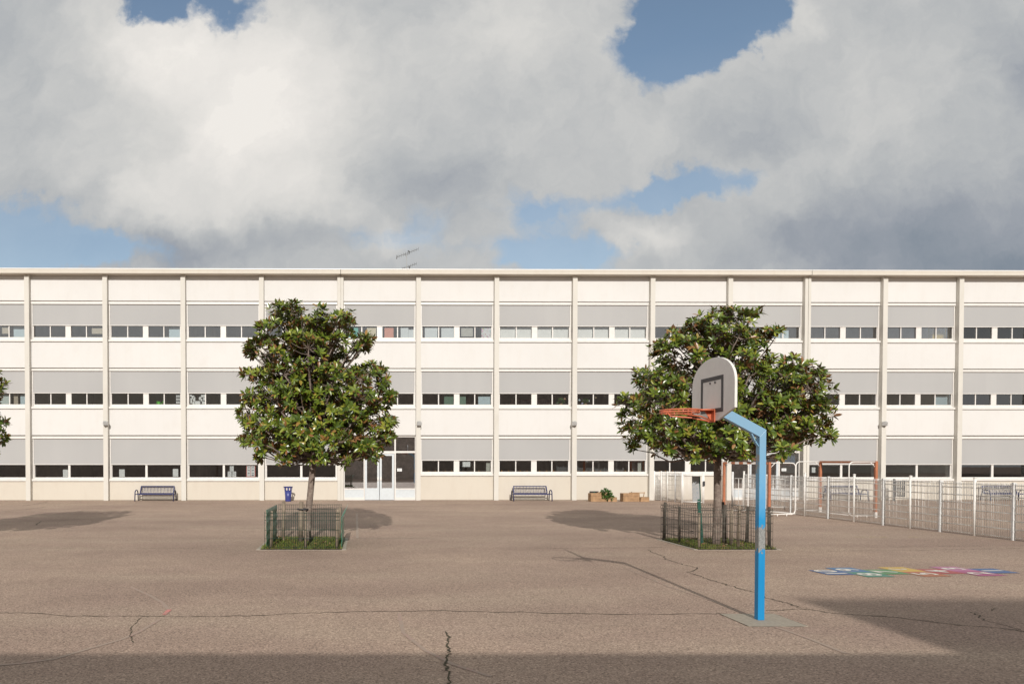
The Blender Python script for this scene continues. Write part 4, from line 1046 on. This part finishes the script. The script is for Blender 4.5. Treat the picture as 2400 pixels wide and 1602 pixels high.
# ------------------------------------------------------------------ tree pits and guards
def pit(name, x0, x1, y0, y1, label, gl):
    t = thing('tree_pit', ((x0 + x1) / 2, (y0 + y1) / 2, 0), label, 'tree pit')
    kw = .09
    mb = MB(); mb.box(x0, x1, y0, y0 + .035, -.05, .006); mb.box(x0, x1, y1 - kw, y1, -.05, .012); mb.box(x0, x0 + kw, y0 + .035, y1 - kw, -.05, .0125); mb.box(x1 - kw, x1, y0 + .035, y1 - kw, -.05, .0125)
    mb.build('kerb', M['kerb'], t, bevel=.004)
    mb = MB(); nx = 24
    def hgt(i, j): return .012 + .025 * math.sin(PI * i / nx) * math.sin(PI * j / nx) + random.uniform(0, .012)
    vs = [(lerp(x0 + kw, x1 - kw, i / nx), lerp(y0 + .035, y1 - kw, j / nx), hgt(i, j)) for j in range(nx + 1) for i in range(nx + 1)]
    mb.add(vs, [(j * (nx + 1) + i, j * (nx + 1) + i + 1, (j + 1) * (nx + 1) + i + 1, (j + 1) * (nx + 1) + i) for j in range(nx) for i in range(nx)])
    mb.build('soil', M['soil'], t)
    mb = MB()
    for _ in range(6500):
        x = random.uniform(x0 + kw, x1 - kw); y = random.uniform(y0 + .04, y1 - kw)
        h = random.uniform(.03, .075) * (1.5 if random.random() < .08 else 1); a = random.uniform(0, 6.28); w_ = .006
        lx_, ly_ = random.gauss(0, .025), random.gauss(0, .025)
        mb.add([(x - w_ * math.cos(a), y - w_ * math.sin(a), .012), (x + w_ * math.cos(a), y + w_ * math.sin(a), .012), (x + lx_, y + ly_, .02 + h)], [(0, 1, 2)])
    o = mb.build('grass', M['grass']); tag(o, 'short green grass in the ' + gl, 'grass', kind='stuff')
    mb = MB()
    for _ in range(70):
        p = Vector((random.uniform(x0 + .15, x1 - .15), random.uniform(y0 + .15, y1 - .15), random.uniform(.05, .08)))
        d = Vector((random.gauss(0, 1), random.gauss(0, 1), random.gauss(0, .25))).normalized(); leaf(mb, p, d, (Vector((random.gauss(0, .4), random.gauss(0, .4), 1)) - d * .0).normalized(), random.uniform(.08, .14), .025, .02)
    o = mb.build('fallen_leaves', M['litter']); tag(o, 'brown fallen magnolia leaves on the ' + gl, 'fallen leaves', kind='stuff')
pit('a', -2.37, -.37, 15.13, 17.45, 'grass filled tree pit with concrete kerb under the left magnolia', 'left tree pit')
pit('b', 7.37, 9.32, 15.13, 17.1, 'grass filled tree pit with concrete kerb under the magnolia behind the hoop', 'right tree pit')
def mesh_panel(parent, a, b, h, mat, n, hz, wr=.0042, fold=0.0, name='mesh_panel', z0=.03):
    a, b = Vector(a), Vector(b); mb = MB(); nr = Vector((-(b - a).y, (b - a).x, 0)).normalized()
    for i in range(n + 1):
        p = a.lerp(b, i / n); q = random.uniform(-.003, .003)
        if fold: mb.tube([p + Vector((0, 0, z0)), p + Vector((0, 0, h - .13)), p + nr * fold + Vector((0, 0, h - .09)), p + Vector((0, 0, h - .04)), p + nr * fold * .7 + Vector((0, 0, h))], wr, 4)
        else: mb.tube([p + Vector((q, 0, z0)), p + Vector((q, 0, h))], wr, 4)
    for z in hz: mb.tube([a + Vector((0, 0, z)), b + Vector((0, 0, z))], wr * 1.15, 4)
    return mb.build(name, mat, parent)
# left guard
gx0, gx1, gy0, gy1 = -2.13, -.53, 15.2, 17.25
t = thing('tree_guard', ((gx0 + gx1) / 2, (gy0 + gy1) / 2, 0), 'low wire cage with solid green side panels and wooden posts round the left magnolia', 'tree guard')
mesh_panel(t, (gx0 - .06, gy0, 0), (gx1 + .02, gy0, 0), .84, M['wire_green'], 34, (.06, .25, .44, .66, .74, .82))
mesh_panel(t, (gx0, gy1, 0), (gx1, gy1, 0), .88, M['wire_green'], 34, (.06, .25, .44, .66, .76, .87), fold=.03)
def posts(lst, mats):
    for (x, y, h, r, lean, mk) in lst:
        mb = MB(); mb.tube([(x, y, .0), (x + lean * .5, y, h * .5), (x + lean, y, h)], [r * 1.05, r, r * .95], 8); mb.build('post', M[mk], t)
posts([(gx0 + .08, gy0 + .05, .86, .03, .02, 'old_wood'), (-.98 - .3, gy0 + .05, .84, .032, -.0, 'old_wood'), (gx1 - .05, gy0 + .05, .90, .036, .02, 'old_wood'), (gx0 + .12, gy1 - .05, .96, .045, .02, 'old_wood'), (gx1 - .06, gy1 - .05, .82, .035, .02, 'old_wood')], None)
def gsheet(x, lean):
    mb = MB(); ny, nz = 2, 14
    for j in range(ny + 1):
        pass
    zs = [.02 + .86 * i / 28 for i in range(29)]
    vs = []
    for z in zs:
        k = abs(((z * 5.0) % 1.0) - .5) * 2; off = .018 * (k - .5) + (lean * max(0, z - .7) * 2)
        for y in (gy0 + .1, gy1 - .12): vs.append((x + off, y, z))
    n_ = len(zs)
    fs = [(2 * i, 2 * i + 1, 2 * i + 3, 2 * i + 2) for i in range(n_ - 1)]
    mb.add(vs, fs); o = mb.build('side_panel', M['green_sheet'], t)
    sl = o.modifiers.new('solid', 'SOLIDIFY'); sl.thickness = .01
gsheet(gx0 - .02, 0); gsheet(gx1 + .06, .28)
st = thing('tree_stake', (-1.42 + .09, bL.y - .12, 0), 'thick round wooden stake against the trunk of the left magnolia', 'stake')
mb = MB(); q = Vector((bL.x - .15, bL.y - .1, 0)); st.location = q; mb.tube([q + Vector((0, 0, -.02)), q + Vector((.015, 0, 1.0))], [.06, .055], 12); mb.build('stake_pole', M['old_wood'], st)
mb = MB(); mb.tube([(q.x + .05 + .13 * math.cos(a), q.y + .04 + .12 * math.sin(a), .82) for a in [2 * PI * i / 14 for i in range(14)]], .018, 6, closed=True); mb.build('tie', M['bin_dark'], st)
# right guard
gx0, gx1, gy0, gy1 = 7.44, 9.16, 15.22, 17.0
t = thing('tree_guard', ((gx0 + gx1) / 2, (gy0 + gy1) / 2, 0), 'low weathered wire cage with dark posts round the magnolia behind the hoop', 'tree guard')
hz = (.06, .22, .40, .58, .74, .80, .88)
mesh_panel(t, (gx0, gy0, 0), (gx1, gy0, 0), .92, M['wire_dark'], 32, hz, fold=.04)
mesh_panel(t, (gx0, gy1, 0), (gx1, gy1, 0), .92, M['wire_dark'], 32, hz, fold=.04)
mesh_panel(t, (gx0, gy1, 0), (gx0, gy0, 0), .92, M['wire_dark'], 26, hz, fold=.04)
mesh_panel(t, (gx1, gy0, 0), (gx1, gy1, 0), .92, M['wire_dark'], 26, hz, fold=.04)
posts([(7.50, 16.95, .95, .038, .02, 'dark_wood'), (7.53, 16.2, .90, .03, 0, 'dark_wood'), (7.53, 15.26, .82, .03, 0, 'old_wood'), (8.42, 15.28, .98, .032, .02, 'old_wood'), (8.98, 16.9, .96, .035, -.05, 'dark_wood'), (9.08, 16.1, .9, .035, .02, 'dark_wood'), (9.12, 15.27, .95, .032, -.02, 'dark_wood'), (bR.x + .22, bR.y + .05, .95, .045, 0, 'dark_wood'), (bR.x + .33, bR.y - .05, .85, .04, 0, 'old_wood')], None)
# green post with a faded plate
q = G(1645, 1277)
t = thing('sign_post', (q.x, q.y, 0), 'leaning green metal post carrying a faded blue grey plate inside the right cage', 'sign')
pA = P(1637.5, 1174, q.y); pB = P(1639.5, 1117, q.y + .04)
mb = MB(); mb.bar(q, pA + Vector((0, 0, .05)), .075, .03, up=(0, 1, 0)); mb.build('post', M['sign_green'], t)
mb = MB(); a = P(1632, 1175, q.y - .01); b = P(1630.5, 1115, q.y + .03)
mb.bar(a, b, .17, .012, up=(0, 1, 0)); pl = mb.build('plate', M['plate'], t)
mb = MB(); a = P(1641, 1175, q.y - .01); b = P(1639, 1115, q.y + .03); mb.bar(a, b, .02, .04, up=(0, 1, 0)); mb.build('plate_edge', M['sign_green'], pl)

# ------------------------------------------------------------------ white yard fence
FPX = [(1743, 1192, 'r'), (1782, 1198, 's'), (1824, 1204.8, 's'), (1868.7, 1208.6, 'r'), (1923.7, 1215, 's'), (1976.4, 1222, 'r'), (2043, 1230, 's'), (2107.5, 1237.3, 'r'), (2188, 1245.5, 's'), (2271.4, 1254.8, 'r'), (2374.4, 1265.4, 's')]
pts = [G(a, b) for a, b, c in FPX]
# regularise on the line through the measured feet
A0, A1 = pts[0], pts[-1]
line = []
for p, (_, _, c) in zip(pts, FPX):
    f = (p.y - A0.y) / (A1.y - A0.y); line.append((Vector((lerp(A0.x, A1.x, f), p.y, 0)), c))
dirv = (A1 - A0).normalized(); last = line[-1][0]
for i, c in enumerate('rsrsr'): line.append((last + dirv * 1.06 * (i + 1), c))
t = thing('mesh_fence', (A0.x, A0.y, 0), 'white welded mesh fence crossing the yard from the goals to the right edge', 'fence')
for p, c in line:
    mb = MB()
    if c == 'r': mb.tube([p, p + Vector((0, 0, 1.52))], .034, 10); mb.lathe([(0, 1.55), (.045, 1.535), (.045, 1.52), (0, 1.52)], c=(p.x, p.y, 0), n=10)
    else:
        mb.bar(p, p + Vector((0, 0, 1.44)), .07, .05, up=(0, 1, 0))
        for z in (.2, .5, .8, 1.1, 1.38): mb.box(p.x - .04, p.x + .04, p.y - .035, p.y + .03, z, z + .035)
    mb.build('post', M['white_metal'] if c == 'r' else M['grey_post'], t)
for (p, _), (q, _) in zip(line, line[1:]):
    n = max(6, round((q - p).length / .052))
    a = p.lerp(q, .04); b = p.lerp(q, .96)
    mesh_panel(t, a, b, 1.42, M['white_metal'], n, (.06, .26, .27, .46, .47, .66, .67, .86, .87, 1.06, 1.07, 1.26, 1.27, 1.36), wr=.0082)
# short fence and gate by the wall
sp = [G(1533, 1171.6), G(1549.5, 1172.5), G(1564, 1173.8), G(1582.5, 1176), G(1598, 1178), G(1648.5, 1179.5)]
sp[0].y = min(sp[0].y, D - .05)
t = thing('mesh_fence', (sp[0].x, sp[0].y, 0), 'short white mesh fence between the school wall and the barred gate', 'fence')
for i in range(5):
    mb = MB(); mb.tube([sp[i], sp[i] + Vector((0, 0, 1.45))], .036, 8); mb.build('post', M['white_metal'] if i != 3 else M['grey_post'], t)
for p, q in zip(sp[:4], sp[1:5]): mesh_panel(t, p, q, 1.40, M['white_metal'], 14, (.06, .3, .55, .8, 1.05, 1.25, 1.38), wr=.006)
t = thing('yard_gate', tuple(sp[4]), 'closed white gate of narrow vertical bars left of the right magnolia trunk', 'gate')
a, b = sp[4] + Vector((.06, 0, .06)), sp[5] + Vector((-.05, 0, .06))
mb = MB(); 
for z in (0, 1.22): mb.tube([a + Vector((0, 0, z)), b + Vector((0, 0, z))], .022, 6)
mb.tube([a, a + Vector((0, 0, 1.22))], .022, 6); mb.tube([b, b + Vector((0, 0, 1.22))], .022, 6); mb.build('gate_frame', M['white_metal'], t)
mb = MB()
for i in range(1, 15):
    p = a.lerp(b, i / 15); mb.tube([p, p + Vector((0, 0, 1.30))], .011, 5)
mb.build('vertical_bars', M['white_metal'], t)
mb = MB(); mb.tube([sp[5], sp[5] + Vector((0, 0, 1.42))], .04, 8); mb.build('post', M['white_metal'], t)
mb = MB(); p = b + Vector((.03, -.06, .75)); mb.box(p.x - .04, p.x + .04, p.y - .04, p.y, p.z, p.z + .22); mb.build('lock', M['bin_dark'], t)
# open gate leaf beside the goals
a, b = G(1722, 1187.7), G(1839, 1193.2)
t = thing('yard_gate', tuple(a), 'open white barred gate leaf between the two goals', 'gate')
h0, h1 = Vector((0, 0, .08)), Vector((0, 0, 1.22))
mb = MB(); mb.tube([a + h0, b + h0, b + h1, a + h1], .026, 6, closed=True); mb.build('gate_frame', M['white_metal'], t)
mb = MB()
for i in range(1, 13):
    p = a.lerp(b, i / 13); mb.tube([p + h0, p + h1], .012, 5)
mb.build('vertical_bars', M['white_metal'], t)
mb = MB(); mb.tube([a + Vector((-.09, .02, 0)), a + Vector((-.09, .02, 1.5))], .045, 8); mb.build('post', M['grey_post'], t)
mb = MB(); mb.tube([b, b + Vector((0, 0, .12))], .03, 8); mb.build('wheel', M['bin_dark'], t)

# ------------------------------------------------------------------ goals
def goal(pl, pr, hgt, dx, label, striped, t_name='handball_goal'):
    t = thing(t_name, ((pl.x + pr.x) / 2, (pl.y + pr.y) / 2, 0), label, 'goal')
    for p in (pl, pr):
        mb = MB(); mb.box(p.x - .04, p.x + .04, p.y - .04, p.y + .04, .20, hgt); po = mb.build('upright', M['rust'], t)
        mb = MB(); mb.box(p.x - .042, p.x + .042, p.y - .042, p.y + .042, 0, .20); mb.build('foot', M['white_metal'], po)
    mb = MB(); n = 11 if striped else 1
    d = pr - pl
    for i in range(n):
        mb.m = 1 if i % 2 and striped else 0
        a = pl + d * (i / n) + Vector((0, 0, hgt + .002 - .04)); b = pl + d * ((i + 1) / n) + Vector((0, 0, hgt + .002 - .04)); mb.bar(a, b, .078, .078)
    mb.build('crossbar', [M['rust'], M['white_metal']], t)
    for p in (pl, pr):
        s = 1 if dx > 0 else -1; L_ = abs(dx); X = lambda q: p.x + s * q
        zt_, zb_ = hgt - .03, .07; r = .14
        pt = [(X(.04), p.y, zt_), (X(L_ - r), p.y, zt_)] + [(X(L_ - r + r * math.sin(a)), p.y, zt_ - r + r * math.cos(a)) for a in (PI / 8, PI / 4, 3 * PI / 8)] + [(X(L_), p.y, zt_ - r), (X(L_), p.y, zb_ + r)] + \
             [(X(L_ - r + r * math.cos(a)), p.y, zb_ + r - r * math.sin(a)) for a in (PI / 8, PI / 4, 3 * PI / 8)] + [(X(L_ - r), p.y, zb_), (X(.04), p.y, zb_)]
        mb = MB(); mb.tube(pt, .019, 8); mb.tube([(X(.04), p.y, zt_ - .17), (X(.2), p.y, zt_)], .014, 6); mb.tube([(X(.3), p.y, zb_), (X(.3), p.y, 0)], .02, 6); mb.tube([(X(L_ - .3), p.y, zb_), (X(L_ - .3), p.y, 0)], .02, 6)
        mb.build('side_frame', M['white_metal'], t)
    mb = MB(); mb.tube([(pl.x + dx, pl.y, .09), (pr.x + dx, pr.y, .09)], .02, 6); mb.tube([(pl.x + dx, pl.y, .6), (pr.x + dx, pr.y, .6)], .006, 5); mb.build('back_rail', M['white_metal'], t)
gl_, gr_ = G(1696, 1199.5), G(1802, 1209.0)
goal(gl_, gr_, 1.92, .93, 'handball goal with red and white striped crossbar behind the magnolia trunk', True)
gl2, gr2 = G(1921.5, 1199.5), G(2051.5, 1212.5)
goal(gl2, gr2, 1.96, -.93, 'rust brown handball goal turned away behind the white mesh fence', False)

# ------------------------------------------------------------------ hopscotch
t = thing('hopscotch', G(2140, 1339), 'hopscotch of ten coloured squares numbered 1 to 10 painted on the asphalt', 'hopscotch', rz=math.atan(.056))
cols = {1: 'blue', 2: 'magenta', 3: 'pink', 4: 'red', 5: 'orange', 6: 'yellow', 7: 'green', 8: 'teal', 9: 'light_blue', 10: 'blue'}
lay = {1: (6, 0), 2: (5, -1), 3: (5, 1), 4: (4, 0), 5: (3, -1), 6: (3, 1), 7: (2, 0), 8: (1, -1), 9: (1, 1), 10: (0, 0)}
SQ = .505
for nmb, (cx_, ry) in lay.items():
    x = (cx_ - 3) * SQ; y = ry * SQ / 2
    mb = MB(); mb.add([(x - SQ / 2, y - SQ / 2, .005), (x + SQ / 2, y - SQ / 2, .005), (x + SQ / 2, y + SQ / 2, .005), (x - SQ / 2, y + SQ / 2, .005)], [(0, 1, 2, 3)])
    sq = mb.build('square', M['hs_' + cols[nmb]], t, local=True)
    cu = bpy.data.curves.new('numeral', 'FONT'); cu.body = str(nmb); cu.size = .52; cu.align_x = 'CENTER'; cu.align_y = 'CENTER'; cu.offset = .012
    fo = bpy.data.objects.new('numeral_text', cu); COL.objects.link(fo)
    bpy.context.view_layer.update()
    me = bpy.data.meshes.new_from_object(fo.evaluated_get(bpy.context.evaluated_depsgraph_get()))
    bpy.data.objects.remove(fo)
    o = bpy.data.objects.new('numeral', me); COL.objects.link(o); o.parent = sq
    me.materials.clear(); me.materials.append(M['hs_white'])
    o.location = (x, y, .009); o.rotation_euler[2] = PI / 2

# ------------------------------------------------------------------ school wings behind the viewpoint (the low and tall ones shade the foreground)
def wing(name, label, x0, x1, y0, y1, h, wm='wing_wall'):
    t = thing(name, ((x0 + x1) / 2, (y0 + y1) / 2, 0), label, 'building')
    mb = MB(); mb.box(x0, x1, y0, y1, 0, h - .25); mb.build('wall', M[wm], t)
    mb = MB(); mb.box(x0 - .0, x1 + .0, y0, y1 + .3, h - .25, h); mb.build('roof', M['eave'], t)
    n = int((x1 - x0) / 3.6) if h > 6 else 0
    for i in range(n):
        a = x0 + .5 + i * 3.6; f = MB(); f.box(a, a + 2.6, y1, y1 + .06, 1.0, 2.7); fo = f.build('window', M['frame'], t)
        f = MB(); f.box(a + .08, a + 1.26, y1 + .06, y1 + .07, 1.08, 2.62); f.box(a + 1.34, a + 2.52, y1 + .06, y1 + .07, 1.08, 2.62); f.build('pane', M['door_glass'], fo)
wing('school_wing', 'low cream school wing across the yard from the white facade', -45, 45, -13, -3.3, (7.02 + 3.0) * TEL)
wing('unseen_reflection_wing', 'unseen long block added to darken the middle floor window reflections', -80, 90, -44, -34, 12.6, 'plinth')  # unseen, added to keep bright rear sky out of the middle floor glass
wing('tall_school_wing', 'taller cream school wing rising behind the low one', 6.16 - .025 * 25, 45, -28, -18, (9.8 + 17.7) * TEL)

# ------------------------------------------------------------------ view
vs = scene.view_settings; vs.view_transform = 'Standard'; vs.look = 'None'; vs.exposure = 0; vs.gamma = 1
scene.cycles.max_bounces = 8; scene.cycles.transparent_max_bounces = 8; scene.cycles.caustics_reflective = False
